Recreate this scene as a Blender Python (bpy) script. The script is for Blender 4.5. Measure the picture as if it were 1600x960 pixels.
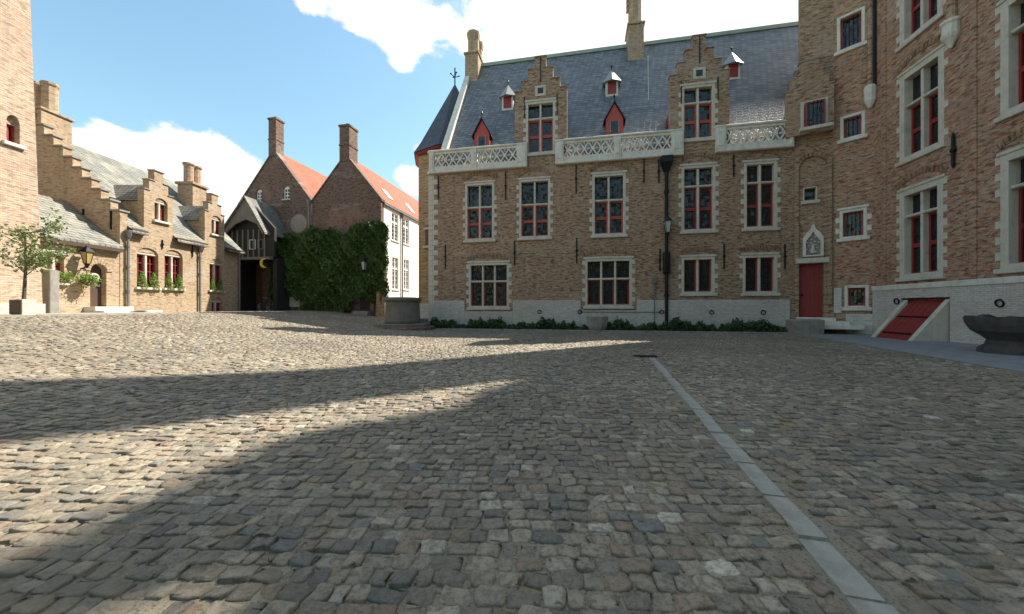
import bpy, bmesh, math, random
import numpy as np
from mathutils import Matrix, Vector
random.seed(7); RNG = np.random.default_rng(11)
for o in list(bpy.data.objects): bpy.data.objects.remove(o)
S = bpy.context.scene; COL = S.collection
R = math.radians
# ------------------------------------------------------------------ camera
EYE = 1.25; FPX = 564.0
cam = bpy.data.cameras.new('camera'); camo = bpy.data.objects.new('camera', cam); COL.objects.link(camo)
camo.location = (0, 0, EYE); camo.rotation_euler = (R(90), 0, 0)
cam.sensor_width = 36; cam.lens = FPX/1600*36; cam.clip_start = .05; cam.clip_end = 3000
S.camera = camo
# ------------------------------------------------------------------ light
SUN_AZ = math.atan2(.837, .548); SUN_EL = R(49.5)
w = bpy.data.worlds.new('World'); S.world = w; w.use_nodes = True
nt = w.node_tree; nt.nodes.clear(); N = nt.nodes.new; L = nt.links.new
def wmath(op, a, b=None):
    n = N('ShaderNodeMath'); n.operation = op
    for i, v in enumerate((a, b)):
        if v is None: continue
        if isinstance(v, (int, float)): n.inputs[i].default_value = v
        else: L(v, n.inputs[i])
    return n.outputs[0]
wo = N('ShaderNodeOutputWorld'); bg = N('ShaderNodeBackground'); L(bg.outputs[0], wo.inputs[0])
bg.inputs[1].default_value = .077
sky = N('ShaderNodeTexSky'); sky.sky_type = 'NISHITA'; sky.sun_disc = False
sky.sun_elevation = SUN_EL; sky.sun_rotation = SUN_AZ; sky.air_density = 1.5; sky.dust_density = 1.2; sky.ozone_density = 1.6
tc = N('ShaderNodeTexCoord'); sx = N('ShaderNodeSeparateXYZ'); L(tc.outputs['Generated'], sx.inputs[0])
mp = N('ShaderNodeMapping'); L(tc.outputs['Generated'], mp.inputs[0]); mp.inputs['Scale'].default_value = (1, 1, 1.7); mp.inputs['Location'].default_value = (2.3, .4, 1.1)
nz = N('ShaderNodeTexNoise'); L(mp.outputs[0], nz.inputs['Vector']); nz.inputs['Scale'].default_value = 4.2; nz.inputs['Detail'].default_value = 10; nz.inputs['Roughness'].default_value = .58
acc = wmath('MULTIPLY', wmath('SUBTRACT', nz.outputs[0], .5), 1.5)
def pdir(px, py): return Vector(((px-800)/FPX, 1, (480-py)/FPX)).normalized()
# cumulus banks: centre direction, angular radius, weight
for (px, py, ang, wt) in ((150, 320, 8, .34), (255, 285, 8, .38), (350, 300, 7, .36), (1130, -60, 33, .42), (650, 262, 4, .34), (520, 10, 10, .2), (690, 110, 4, -.2), (230, 60, 17, -.3), (560, 170, 9, -.24)):
    vm = N('ShaderNodeVectorMath'); vm.operation = 'DOT_PRODUCT'; L(tc.outputs['Generated'], vm.inputs[0]); vm.inputs[1].default_value = pdir(px, py)
    mr = N('ShaderNodeMapRange'); mr.interpolation_type = 'SMOOTHSTEP'; L(vm.outputs['Value'], mr.inputs[0])
    mr.inputs[1].default_value = math.cos(R(ang*1.25)); mr.inputs[2].default_value = math.cos(R(ang*.45)); mr.inputs[3].default_value = 0; mr.inputs[4].default_value = wt
    acc = wmath('ADD', acc, mr.outputs[0])
cl = N('ShaderNodeMapRange'); cl.interpolation_type = 'SMOOTHSTEP'; L(acc, cl.inputs[0])
cl.inputs[1].default_value = .05; cl.inputs[2].default_value = .17
tint = N('ShaderNodeMix'); tint.data_type = 'RGBA'; tint.blend_type = 'MULTIPLY'; tint.inputs['Factor'].default_value = 1; L(sky.outputs[0], tint.inputs['A']); tint.inputs['B'].default_value = (1.28, 1.5, 1.42, 1)
mxw = N('ShaderNodeMix'); mxw.data_type = 'RGBA'; L(cl.outputs[0], mxw.inputs['Factor']); L(tint.outputs['Result'], mxw.inputs['A']); mxw.inputs['B'].default_value = (7.6, 7.5, 7.3, 1)
L(mxw.outputs['Result'], bg.inputs[0])
sun = bpy.data.lights.new('sun', 'SUN'); suno = bpy.data.objects.new('sun', sun); COL.objects.link(suno)
sun.energy = 5.0; sun.angle = R(.55); sun.color = (1, .94, .84)
sd = Vector((math.sin(SUN_AZ)*math.cos(SUN_EL), math.cos(SUN_AZ)*math.cos(SUN_EL), math.sin(SUN_EL)))
suno.rotation_euler = sd.to_track_quat('Z', 'Y').to_euler(); suno.location = (30, 20, 40)
S.view_settings.view_transform = 'Standard'; S.view_settings.look = 'None'; S.view_settings.exposure = 1.04; S.view_settings.gamma = 1
# ------------------------------------------------------------------ materials
def newmat(name, rough=.85):
    m = bpy.data.materials.new(name); m.use_nodes = True
    b = m.node_tree.nodes['Principled BSDF']; b.inputs['Roughness'].default_value = rough
    return m, m.node_tree, b
def c4(c): return (c[0], c[1], c[2], 1)
def nmix(t, f, a, b, mode='MIX'):
    n = t.nodes.new('ShaderNodeMix'); n.data_type = 'RGBA'; n.blend_type = mode
    for k, v in (('Factor', f), ('A', a), ('B', b)):
        if isinstance(v, (int, float)): n.inputs[k].default_value = v
        elif isinstance(v, tuple): n.inputs[k].default_value = c4(v)
        else: t.links.new(v, n.inputs[k])
    return n.outputs['Result']
def noise(t, vec, scale, detail=5, rough=.6):
    n = t.nodes.new('ShaderNodeTexNoise'); n.inputs['Scale'].default_value = scale; n.inputs['Detail'].default_value = detail; n.inputs['Roughness'].default_value = rough
    if vec is not None: t.links.new(vec, n.inputs['Vector'])
    return n.outputs[0]
def ramp(t, f, lo, hi):
    n = t.nodes.new('ShaderNodeMapRange'); n.interpolation_type = 'SMOOTHSTEP'; t.links.new(f, n.inputs[0]); n.inputs[1].default_value = lo; n.inputs[2].default_value = hi
    return n.outputs[0]
def bump(t, h, b, strength=.5, dist=.02):
    n = t.nodes.new('ShaderNodeBump'); n.inputs['Strength'].default_value = strength; n.inputs['Distance'].default_value = dist
    t.links.new(h, n.inputs['Height']); t.links.new(n.outputs[0], b.inputs['Normal'])
def objco(t): return t.nodes.new('ShaderNodeTexCoord').outputs['Object']
def wallco(t):
    oc = objco(t); s = t.nodes.new('ShaderNodeSeparateXYZ'); t.links.new(oc, s.inputs[0])
    a = t.nodes.new('ShaderNodeMath'); t.links.new(s.outputs[0], a.inputs[0]); t.links.new(s.outputs[1], a.inputs[1])
    c = t.nodes.new('ShaderNodeCombineXYZ'); t.links.new(a.outputs[0], c.inputs[0]); t.links.new(s.outputs[2], c.inputs[1])
    return oc, c.outputs[0]
def brickmat(name, c1, c2, mortar, patch, w=.21, h=.068, ms=.011, patch_amt=.6, soot=.25, bstr=.7, rough=.9, contrast=1.0, weather=1.0):
    m, t, b = newmat(name, rough); oc, wc = wallco(t)
    # a little wobble keeps the courses from being ruler straight
    wn = t.nodes.new('ShaderNodeTexNoise'); wn.inputs['Scale'].default_value = 1.7; t.links.new(oc, wn.inputs['Vector'])
    vs = t.nodes.new('ShaderNodeVectorMath'); vs.operation = 'SCALE'; vs.inputs['Scale'].default_value = .035; t.links.new(wn.outputs['Color'], vs.inputs[0])
    va = t.nodes.new('ShaderNodeVectorMath'); t.links.new(wc, va.inputs[0]); t.links.new(vs.outputs[0], va.inputs[1])
    k = t.nodes.new('ShaderNodeTexBrick'); t.links.new(va.outputs[0], k.inputs['Vector'])
    k.inputs['Scale'].default_value = 1; k.inputs['Brick Width'].default_value = w; k.inputs['Row Height'].default_value = h
    k.inputs['Mortar Size'].default_value = ms; k.inputs['Mortar Smooth'].default_value = .3; k.inputs['Bias'].default_value = -.1
    k.inputs['Color1'].default_value = c4(c1); k.inputs['Color2'].default_value = c4(c2); k.inputs['Mortar'].default_value = c4(mortar)
    col = nmix(t, ramp(t, noise(t, oc, .55, 6, .65), .47, .68), k.outputs['Color'], nmix(t, .55, k.outputs['Color'], patch))
    f1 = t.nodes.new('ShaderNodeMath'); f1.operation = 'MULTIPLY'; t.links.new(ramp(t, noise(t, oc, 13, 4, .7), .5, .72), f1.inputs[0]); f1.inputs[1].default_value = patch_amt
    col = nmix(t, f1.outputs[0], col, tuple(x*.38 for x in patch))
    mpn = t.nodes.new('ShaderNodeMapping'); mpn.inputs['Scale'].default_value = (1/w, 1/h, 1); t.links.new(va.outputs[0], mpn.inputs[0])
    for sc_, lo_, hi_, cc_, am_, of_ in ((.8, .52, .62, tuple(x*.3 for x in c2), .75, 3), (.75, .55, .64, (c2[0]*1.15, c2[1]*.78, c2[2]*.65), .8, 17), (.7, .56, .66, tuple(min(.8, x*1.35) for x in c1), .75, 41)):
        mo = t.nodes.new('ShaderNodeMapping'); mo.inputs['Location'].default_value = (of_, of_*2, 0); t.links.new(mpn.outputs[0], mo.inputs[0])
        ff = t.nodes.new('ShaderNodeMath'); ff.operation = 'MULTIPLY'; t.links.new(ramp(t, noise(t, mo.outputs[0], sc_, 2, .5), lo_, hi_), ff.inputs[0]); ff.inputs[1].default_value = am_*contrast
        col = nmix(t, ff.outputs[0], col, cc_)
    f2 = t.nodes.new('ShaderNodeMath'); f2.operation = 'MULTIPLY'; t.links.new(ramp(t, noise(t, oc, .9, 7, .7), .5, .8), f2.inputs[0]); f2.inputs[1].default_value = soot
    col = nmix(t, f2.outputs[0], col, (.06, .05, .04))
    mv = t.nodes.new('ShaderNodeMapping'); mv.inputs['Scale'].default_value = (1.6, 1.6, .16); t.links.new(oc, mv.inputs[0])
    fv = t.nodes.new('ShaderNodeMath'); fv.operation = 'MULTIPLY'; t.links.new(ramp(t, noise(t, mv.outputs[0], 1.3, 6, .7), .52, .72), fv.inputs[0]); fv.inputs[1].default_value = .5*weather
    col = nmix(t, fv.outputs[0], col, nmix(t, .6, col, (.10, .085, .07)))
    fp_ = t.nodes.new('ShaderNodeMath'); fp_.operation = 'MULTIPLY'; t.links.new(ramp(t, noise(t, oc, .33, 5, .6), .54, .62), fp_.inputs[0]); fp_.inputs[1].default_value = .45*weather
    col = nmix(t, fp_.outputs[0], col, nmix(t, .6, col, (.40, .24, .16)))
    fq_ = t.nodes.new('ShaderNodeMath'); fq_.operation = 'MULTIPLY'; t.links.new(ramp(t, noise(t, mo.outputs[0], .05, 5, .6), .56, .66), fq_.inputs[0]); fq_.inputs[1].default_value = .5*weather
    col = nmix(t, fq_.outputs[0], col, nmix(t, .55, col, (.52, .47, .38)))
    t.links.new(col, b.inputs['Base Color'])
    hh = nmix(t, .35, k.outputs['Fac'], noise(t, oc, 30, 4))
    inv = t.nodes.new('ShaderNodeInvert'); t.links.new(hh, inv.inputs['Color'])
    bump(t, inv.outputs[0], b, bstr, .02)
    return m
def plain(name, c, rough=.8, var=.3, scale=4, dark=None, bstr=.25, metal=0, fine=40):
    m, t, b = newmat(name, rough); oc = objco(t)
    d = dark or tuple(x*.5 for x in c)
    col = nmix(t, ramp(t, noise(t, oc, scale, 8, .65), .4, .75), c, nmix(t, var, c, d))
    col = nmix(t, ramp(t, noise(t, oc, scale*6, 4, .7), .5, .8), col, nmix(t, var*.7, c, d))
    mv = t.nodes.new('ShaderNodeMapping'); mv.inputs['Scale'].default_value = (5, 5, .7); t.links.new(oc, mv.inputs[0])
    fv = t.nodes.new('ShaderNodeMath'); fv.operation = 'MULTIPLY'; t.links.new(ramp(t, noise(t, mv.outputs[0], 1.2, 7, .7), .48, .72), fv.inputs[0]); fv.inputs[1].default_value = min(1, var*1.5)
    col = nmix(t, fv.outputs[0], col, nmix(t, .6, col, d))
    t.links.new(col, b.inputs['Base Color']); b.inputs['Metallic'].default_value = metal
    bump(t, noise(t, oc, fine, 4), b, bstr, .01)
    return m
def slatemat(name, c1, c2, lich, w=.22, h=.13, lamt=.35, mort=(.03, .035, .04), rough=.55, bstr=.8):
    m, t, b = newmat(name, rough); oc, wc = wallco(t)
    k = t.nodes.new('ShaderNodeTexBrick'); t.links.new(wc, k.inputs['Vector'])
    for n_, v in (('Scale', 1), ('Brick Width', w), ('Row Height', h), ('Mortar Size', .018), ('Mortar Smooth', .2), ('Bias', 0)): k.inputs[n_].default_value = v
    k.inputs['Color1'].default_value = c4(c1); k.inputs['Color2'].default_value = c4(c2); k.inputs['Mortar'].default_value = c4(mort)
    f = t.nodes.new('ShaderNodeMath'); f.operation = 'MULTIPLY'; t.links.new(ramp(t, noise(t, oc, 1.1, 8, .7), .42, .7), f.inputs[0]); f.inputs[1].default_value = lamt
    col = nmix(t, f.outputs[0], k.outputs['Color'], lich)
    col = nmix(t, ramp(t, noise(t, oc, 16, 3), .6, .8), col, nmix(t, .4, col, lich))
    t.links.new(col, b.inputs['Base Color'])
    inv = t.nodes.new('ShaderNodeInvert'); t.links.new(nmix(t, .3, k.outputs['Fac'], noise(t, oc, 12, 3)), inv.inputs['Color']); bump(t, inv.outputs[0], b, bstr, .025)
    return m
def glassmat(name, tint=(.008, .010, .012), gw=.13, gh=.16):
    m, t, b = newmat(name, .07); oc, wc = wallco(t)
    k = t.nodes.new('ShaderNodeTexBrick'); k.offset = 0; t.links.new(wc, k.inputs['Vector'])
    for n_, v in (('Scale', 1), ('Brick Width', gw), ('Row Height', gh), ('Mortar Size', .007), ('Mortar Smooth', .1), ('Bias', 0)): k.inputs[n_].default_value = v
    k.inputs['Color1'].default_value = c4(tint); k.inputs['Color2'].default_value = c4(tuple(x*2.2 for x in tint)); k.inputs['Mortar'].default_value = (.03, .03, .03, 1)
    t.links.new(k.outputs['Color'], b.inputs['Base Color'])
    h = nmix(t, .5, k.outputs['Color'], noise(t, oc, 5, 2)); bump(t, h, b, .6, .05)
    b.inputs['Specular IOR Level'].default_value = .5
    bn_ = [n for n in t.nodes if n.type == 'BUMP'][0]
    dv = t.nodes.new('ShaderNodeVectorMath'); dv.operation = 'DIVIDE'; t.links.new(wc, dv.inputs[0]); dv.inputs[1].default_value = (gw, gh, 1)
    fl = t.nodes.new('ShaderNodeVectorMath'); fl.operation = 'FLOOR'; t.links.new(dv.outputs[0], fl.inputs[0])
    wn = t.nodes.new('ShaderNodeTexWhiteNoise'); wn.noise_dimensions = '3D'; t.links.new(fl.outputs[0], wn.inputs['Vector'])
    sb = t.nodes.new('ShaderNodeVectorMath'); sb.operation = 'SUBTRACT'; t.links.new(wn.outputs['Color'], sb.inputs[0]); sb.inputs[1].default_value = (.5, .5, .5)
    sc = t.nodes.new('ShaderNodeVectorMath'); sc.operation = 'SCALE'; t.links.new(sb.outputs[0], sc.inputs[0]); sc.inputs['Scale'].default_value = .22
    g = t.nodes.new('ShaderNodeNewGeometry'); ad = t.nodes.new('ShaderNodeVectorMath'); t.links.new(g.outputs['Normal'], ad.inputs[0]); t.links.new(sc.outputs[0], ad.inputs[1])
    nm_ = t.nodes.new('ShaderNodeVectorMath'); nm_.operation = 'NORMALIZE'; t.links.new(ad.outputs[0], nm_.inputs[0]); t.links.new(nm_.outputs[0], bn_.inputs['Normal'])
    return m
def leafmat(name, c, c2):
    m, t, b = newmat(name, .6); oc = objco(t)
    col = nmix(t, ramp(t, noise(t, oc, 1.6, 4), .35, .65), c, c2)
    wn = t.nodes.new('ShaderNodeTexWhiteNoise'); g = t.nodes.new('ShaderNodeNewGeometry'); wn.noise_dimensions = '1D'; t.links.new(g.outputs['Random Per Island'], wn.inputs['W'])
    col = nmix(t, wn.outputs[0], col, nmix(t, .6, col, tuple(min(1, x*2.0) for x in c2)))
    t.links.new(col, b.inputs['Base Color']); b.inputs['Transmission Weight'].default_value = 0
    tr = t.nodes.new('ShaderNodeBsdfTranslucent'); t.links.new(col, tr.inputs[0]); ms = t.nodes.new('ShaderNodeMixShader'); ms.inputs[0].default_value = .3
    t.links.new(b.outputs[0], ms.inputs[1]); t.links.new(tr.outputs[0], ms.inputs[2]); t.links.new(ms.outputs[0], t.nodes['Material Output'].inputs[0])
    return m
M = {}
M['brick'] = brickmat('palace_brick', (.40, .275, .165), (.285, .155, .09), (.35, .30, .235), (.43, .33, .22), soot=.3)
M['brick_wing'] = brickmat('wing_brick', (.43, .265, .155), (.32, .14, .085), (.37, .31, .25), (.46, .34, .23), soot=.25)
M['brick_cot'] = brickmat('cottage_brick', (.45, .325, .195), (.36, .235, .135), (.44, .385, .295), (.48, .375, .25), patch_amt=.35, soot=.14, contrast=.65)
M['brick_tow'] = brickmat('tower_brick', (.48, .355, .24), (.39, .265, .175), (.52, .46, .375), (.50, .365, .265), w=.24, h=.085, ms=.014, patch_amt=.3, soot=.06, contrast=.6)
M['brick_red'] = brickmat('old_red_brick', (.20, .105, .07), (.115, .07, .055), (.24, .20, .165), (.19, .13, .10), soot=.3)
M['brick_yel'] = brickmat('turret_brick', (.47, .31, .14), (.40, .20, .085), (.40, .33, .24), (.48, .34, .17), soot=.1)
M['brick_arch'] = brickmat('arch_brick', (.34, .20, .10), (.22, .11, .06), (.26, .22, .17), (.33, .22, .13), w=.07, h=.2)
M['plinth'] = brickmat('whitewashed_brick', (.62, .59, .53), (.53, .50, .45), (.42, .40, .36), (.44, .40, .34), patch_amt=.3, soot=.15, bstr=.5, contrast=.3, weather=.5)
M['stone'] = plain('pale_stone', (.58, .54, .45), .85, .55, 3, (.32, .28, .22), .4)
M['stone_white'] = plain('white_stone', (.68, .65, .57), .85, .5, 2.5, (.36, .33, .27), .4)
M['stone_well'] = plain('brown_grey_well_stone', (.19, .17, .14), .9, .6, 3, (.09, .08, .065), .6)
M['plaster'] = plain('faded_plaster', (.36, .30, .24), .9, .4, 4)
M['lampglass'] = plain('pale_lamp_glass', (.42, .45, .42), .2, .2, 5, None, .05)
M['stone_grey'] = plain('grey_stone', (.30, .28, .25), .9, .6, 3, (.12, .11, .09), .6)
M['stone_dark'] = plain('dark_weathered_stone', (.075, .07, .066), .85, .7, 5, (.025, .024, .022), .8)
M['gut'] = plain('gutter_stone', (.34, .315, .27), .95, .6, 8, (.19, .17, .135), .8)
M['blue'] = plain('bluestone', (.24, .245, .25), .8, .6, 2.5, (.14, .135, .125), .4)
M['kerb'] = plain('kerb_stone', (.34, .31, .26), .85, .5, 3)
M['red'] = plain('red_paint', (.27, .03, .026), .55, .5, 3, (.13, .018, .016), .2)
M['red_b'] = plain('bright_red_paint', (.42, .06, .035), .5, .3, 3, None, .1)
M['reddark'] = plain('dark_red_brown_paint', (.16, .04, .035), .55, .3, 3, None, .1)
M['iron'] = plain('black_iron', (.016, .016, .018), .45, .3, 6, None, .2, .6)
M['lead'] = plain('grey_lead', (.20, .20, .20), .55, .4, 4, None, .15, .3)
M['lead_pale'] = plain('pale_lead', (.27, .275, .28), .5, .3, 4, None, .15)
M['copper'] = plain('green_copper', (.30, .40, .34), .7, .5, 2, (.20, .22, .18))
M['slate'] = slatemat('blue_slate', (.20, .215, .225), (.085, .095, .105), (.22, .23, .22), w=.34, h=.2, lamt=.4, rough=.5, bstr=1.0)
M['slate_old'] = slatemat('lichened_slate', (.24, .235, .20), (.17, .17, .15), (.36, .34, .26), lamt=.75, rough=.8)
M['slate_dk'] = slatemat('spire_slate', (.06, .07, .085), (.04, .048, .06), (.09, .09, .09), lamt=.3)
M['tile'] = slatemat('red_roof_tile', (.38, .105, .045), (.27, .07, .03), (.30, .14, .07), w=.2, h=.2, lamt=.5, mort=(.16, .06, .035), rough=.8, bstr=1)
M['white'] = plain('white_limewash', (.80, .79, .76), .85, .2, 1.2, (.6, .58, .54), .2)
M['whitewood'] = plain('white_wood', (.78, .77, .74), .5, .1, 5, None, .05)
M['wood'] = plain('brown_wood', (.085, .05, .035), .6, .5, 4, None, .4)
M['wood_grey'] = plain('grey_boards', (.22, .19, .16), .8, .5, 3, (.12, .10, .08), .4)
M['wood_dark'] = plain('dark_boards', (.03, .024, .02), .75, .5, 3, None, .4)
M['glass'] = glassmat('leaded_glass'); M['glass2'] = glassmat('house_glass', (.015, .018, .022), .5, .5)
M['leaf'] = leafmat('green_leaf', (.07, .11, .03), (.11, .15, .04))
M['ivy'] = leafmat('ivy_leaf', (.030, .066, .012), (.07, .125, .022))
M['weed'] = leafmat('weed_leaf', (.03, .06, .022), (.05, .085, .03))
M['topiary'] = leafmat('potted_shrub_leaf', (.13, .22, .04), (.20, .28, .06))
M['bark'] = plain('bark', (.11, .085, .06), .9, .6, 8, None, .7)
M['green'] = plain('green_plastic', (.02, .11, .07), .45, .2, 3, None, .1)
M['amber'] = plain('amber_glass', (.42, .30, .10), .2, .3, 6, None, .1)
M['yellow'] = plain('yellow_paint', (.75, .55, .10), .5, .2, 5, None, .05)
M['rubber'] = plain('black_rubber', (.02, .02, .02), .7, .2, 6, None, .1)
M['chrome'] = plain('bright_metal', (.6, .6, .6), .3, .1, 6, None, .05, .9)
def cobmat():
    m, t, b = newmat('cobble', .78)
    a = t.nodes.new('ShaderNodeAttribute'); a.attribute_name = 'tone'; oc = objco(t)
    n1 = noise(t, oc, 26, 8, .75)
    col = nmix(t, ramp(t, n1, .42, .62), a.outputs['Color'], nmix(t, .62, a.outputs['Color'], (.075, .065, .05)))
    col = nmix(t, ramp(t, noise(t, oc, 70, 6, .75), .52, .7), col, nmix(t, .5, col, (.36, .32, .25)))
    col = nmix(t, ramp(t, noise(t, oc, 1.1, 6, .65), .48, .68), col, nmix(t, .5, col, (.25, .20, .135)))
    col = nmix(t, ramp(t, noise(t, oc, 9, 6, .7), .58, .7), col, nmix(t, .45, col, (.26, .205, .12)))
    t.links.new(col, b.inputs['Base Color']); bump(t, nmix(t, .5, n1, noise(t, oc, 60, 6, .75)), b, .9, .02)
    return m
M['cobble'] = cobmat()
def soilmat():
    m, t, b = newmat('sandy_joint_soil', .95); oc = objco(t)
    col = nmix(t, ramp(t, noise(t, oc, 1.2, 6), .4, .65), (.25, .21, .15), (.19, .165, .115))
    col = nmix(t, ramp(t, noise(t, oc, 5, 6, .7), .5, .7), col, (.27, .20, .09))
    col = nmix(t, ramp(t, noise(t, oc, 60, 3), .5, .7), col, (.07, .06, .045))
    t.links.new(col, b.inputs['Base Color']); bump(t, noise(t, oc, 80, 4), b, .6, .01)
    return m
M['soil'] = soilmat()
# ------------------------------------------------------------------ mesh + object helpers
WM = {}
class MB:
    def __init__(s): s.v = []; s.f = []
    def add(s, v, f):
        k = len(s.v); s.v += [tuple(x) for x in v]; s.f += [tuple(i+k for i in q) for q in f]; return s
    def box(s, x0, x1, y0, y1, z0, z1):
        return s.add([(x0,y0,z0),(x1,y0,z0),(x1,y1,z0),(x0,y1,z0),(x0,y0,z1),(x1,y0,z1),(x1,y1,z1),(x0,y1,z1)],
                     [(3,2,1,0),(4,5,6,7),(0,1,5,4),(1,2,6,5),(2,3,7,6),(3,0,4,7)])
    def cbox(s, x0, x1, y0, y1, z0, z1, c=.012):   # box with its front edges chamfered
        v = [(x0,y1,z0),(x1,y1,z0),(x1,y1,z1),(x0,y1,z1),(x0,y0+c,z0),(x1,y0+c,z0),(x1,y0+c,z1),(x0,y0+c,z1),(x0+c,y0,z0+c),(x1-c,y0,z0+c),(x1-c,y0,z1-c),(x0+c,y0,z1-c)]
        return s.add(v, [(0,3,2,1),(0,1,5,4),(1,2,6,5),(2,3,7,6),(3,0,4,7),(4,5,9,8),(5,6,10,9),(6,7,11,10),(7,4,8,11),(8,9,10,11)])
    def prism(s, pts, y0, y1):   # polygon in x,z extruded along y
        n = len(pts); v = [(p[0], y0, p[1]) for p in pts]+[(p[0], y1, p[1]) for p in pts]
        return s.add(v, [tuple(range(n)), tuple(range(2*n-1, n-1, -1))]+[(i, i+n, (i+1) % n+n, (i+1) % n) for i in range(n)])
    def tube(s, a, b, r, n=8, r2=None):
        a = Vector(a); b = Vector(b); d = (b-a).normalized(); u = d.orthogonal().normalized(); q = d.cross(u); r2 = r if r2 is None else r2
        v = [a+(u*math.cos(t)+q*math.sin(t))*r for t in [2*math.pi*i/n for i in range(n)]]+[b+(u*math.cos(t)+q*math.sin(t))*r2 for t in [2*math.pi*i/n for i in range(n)]]
        return s.add(v, [(i, (i+1) % n, (i+1) % n+n, i+n) for i in range(n)]+[tuple(range(n-1, -1, -1)), tuple(range(n, 2*n))])
    def lathe(s, prof, c=(0, 0, 0), n=16, ph=0, sq=1.0):
        v = []; f = []
        for r, z in prof:
            for i in range(n):
                a = 2*math.pi*i/n+ph; v.append((c[0]+r*math.cos(a), c[1]+r*sq*math.sin(a), c[2]+z))
        for k in range(len(prof)-1):
            for i in range(n): f.append((k*n+i, k*n+(i+1) % n, (k+1)*n+(i+1) % n, (k+1)*n+i))
        f.append(tuple(range(n-1, -1, -1))); f.append(tuple((len(prof)-1)*n+i for i in range(n)))
        return s.add(v, f)
    def torus(s, c, ax, R_, r, n=20, m=6):
        ax = Vector(ax).normalized(); u = ax.orthogonal().normalized(); q = ax.cross(u); v = []; f = []
        for i in range(n):
            a = 2*math.pi*i/n; rad = u*math.cos(a)+q*math.sin(a)
            for j in range(m):
                b = 2*math.pi*j/m; v.append(Vector(c)+rad*(R_+r*math.cos(b))+ax*(r*math.sin(b)))
        for i in range(n):
            for j in range(m): f.append((i*m+j, ((i+1) % n)*m+j, ((i+1) % n)*m+(j+1) % m, i*m+(j+1) % m))
        return s.add(v, f)
    def mesh(s, name, mat, smooth=False):
        me = bpy.data.meshes.new(name); me.from_pydata(s.v, [], s.f)
        bm = bmesh.new(); bm.from_mesh(me); bmesh.ops.recalc_face_normals(bm, faces=bm.faces); bm.to_mesh(me); bm.free()
        me.materials.append(M[mat])
        if smooth: me.polygons.foreach_set('use_smooth', [True]*len(me.polygons))
        return me
    def build(s, name, mat, parent=None, W=None, smooth=False):
        return put(name, s.mesh(name, mat, smooth), parent, W)
def put(name, me, parent=None, W=None):
    o = bpy.data.objects.new(name, me); COL.objects.link(o)
    W = W.copy() if W is not None else Matrix.Identity(4)
    if parent is not None:
        o.parent = parent; o.matrix_parent_inverse = WM[parent.name].inverted()
    o.matrix_basis = W; WM[o.name] = W
    return o
def tag(o, label, cat, group=None):
    o['label'] = label; o['category'] = cat
    if group: o['group'] = group
    return o
def kind(o, k): o['kind'] = k; return o
def thing(name, label, cat, W, group=None):
    o = put(name, None, None, W); o.empty_display_size = .3
    return tag(o, label, cat, group)
def T(x, y, z=0, rz=0): return Matrix.Translation((x, y, z)) @ Matrix.Rotation(rz, 4, 'Z')
class Frame:   # a wall: local x runs along it, local y goes into the building, z up
    def __init__(s, o, d):
        d = Vector((d[0], d[1])).normalized(); s.o = Vector(o); s.d = d; s.n = Vector((-d.y, d.x))
        s.M = Matrix(((d.x, s.n.x, 0, o[0]), (d.y, s.n.y, 0, o[1]), (0, 0, 1, 0), (0, 0, 0, 1)))
    def at(s, px, py, dep=0):    # where a sight line meets the wall plane (survey helper)
        r = Vector(((px-800)/FPX, 1)); o = s.o+s.n*dep
        t = o.dot(s.n)/r.dot(s.n); p = r*t
        return (p-s.o).dot(s.d), EYE+(480-py)/FPX*t
    def s(s, px): return s.at(px, 480)[0]
    def z(s, px, py): return s.at(px, py)[1]
    def P(s, a, y=0): p = s.o+s.d*a+s.n*y; return p.x, p.y
def wall(name, mat, parent, F, outer, holes=(), y0=0, th=.35):
    bm = bmesh.new()
    for y in (y0, y0+th):
        es = []
        for loop in [outer]+list(holes):
            vs = [bm.verts.new((p[0], y, p[1])) for p in loop]
            es += [bm.edges.new((vs[i], vs[(i+1) % len(vs)])) for i in range(len(vs))]
        bmesh.ops.triangle_fill(bm, edges=es, use_beauty=True)
    for loop in [outer]+list(holes):
        n = len(loop)
        for i in range(n):
            a, b = loop[i], loop[(i+1) % n]
            q = [bm.verts.new((a[0], y0, a[1])), bm.verts.new((b[0], y0, b[1])), bm.verts.new((b[0], y0+th, b[1])), bm.verts.new((a[0], y0+th, a[1]))]
            bm.faces.new(q)
    bmesh.ops.remove_doubles(bm, verts=bm.verts, dist=1e-5); bmesh.ops.recalc_face_normals(bm, faces=bm.faces)
    me = bpy.data.meshes.new(name); bm.to_mesh(me); bm.free(); me.materials.append(M[mat])
    return put(name, me, parent, F.M)
def rect(a, b, c, d): return [(a, c), (b, c), (b, d), (a, d)]
def arch(a, b, c, d, rise, n=8):
    pts = [(a, c), (b, c)]
    for i in range(n+1):
        t = math.pi*i/n; pts.append(((a+b)/2+(b-a)/2*math.cos(t), d+rise*math.sin(t)))
    return pts
def steps_outline(sl, sr, zbase, tops, wpk):
    n = len(tops)-1; w = ((sr-sl)-wpk)/2/n; p = [(sl, zbase)]
    for i in range(n): p += [(sl+w*i, tops[i]), (sl+w*(i+1), tops[i])]
    p += [((sl+sr-wpk)/2, tops[n]), ((sl+sr+wpk)/2, tops[n])]
    for i in range(n-1, -1, -1): p += [(sr-w*(i+1), tops[i]), (sr-w*i, tops[i])]
    p.append((sr, zbase)); return p
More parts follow.
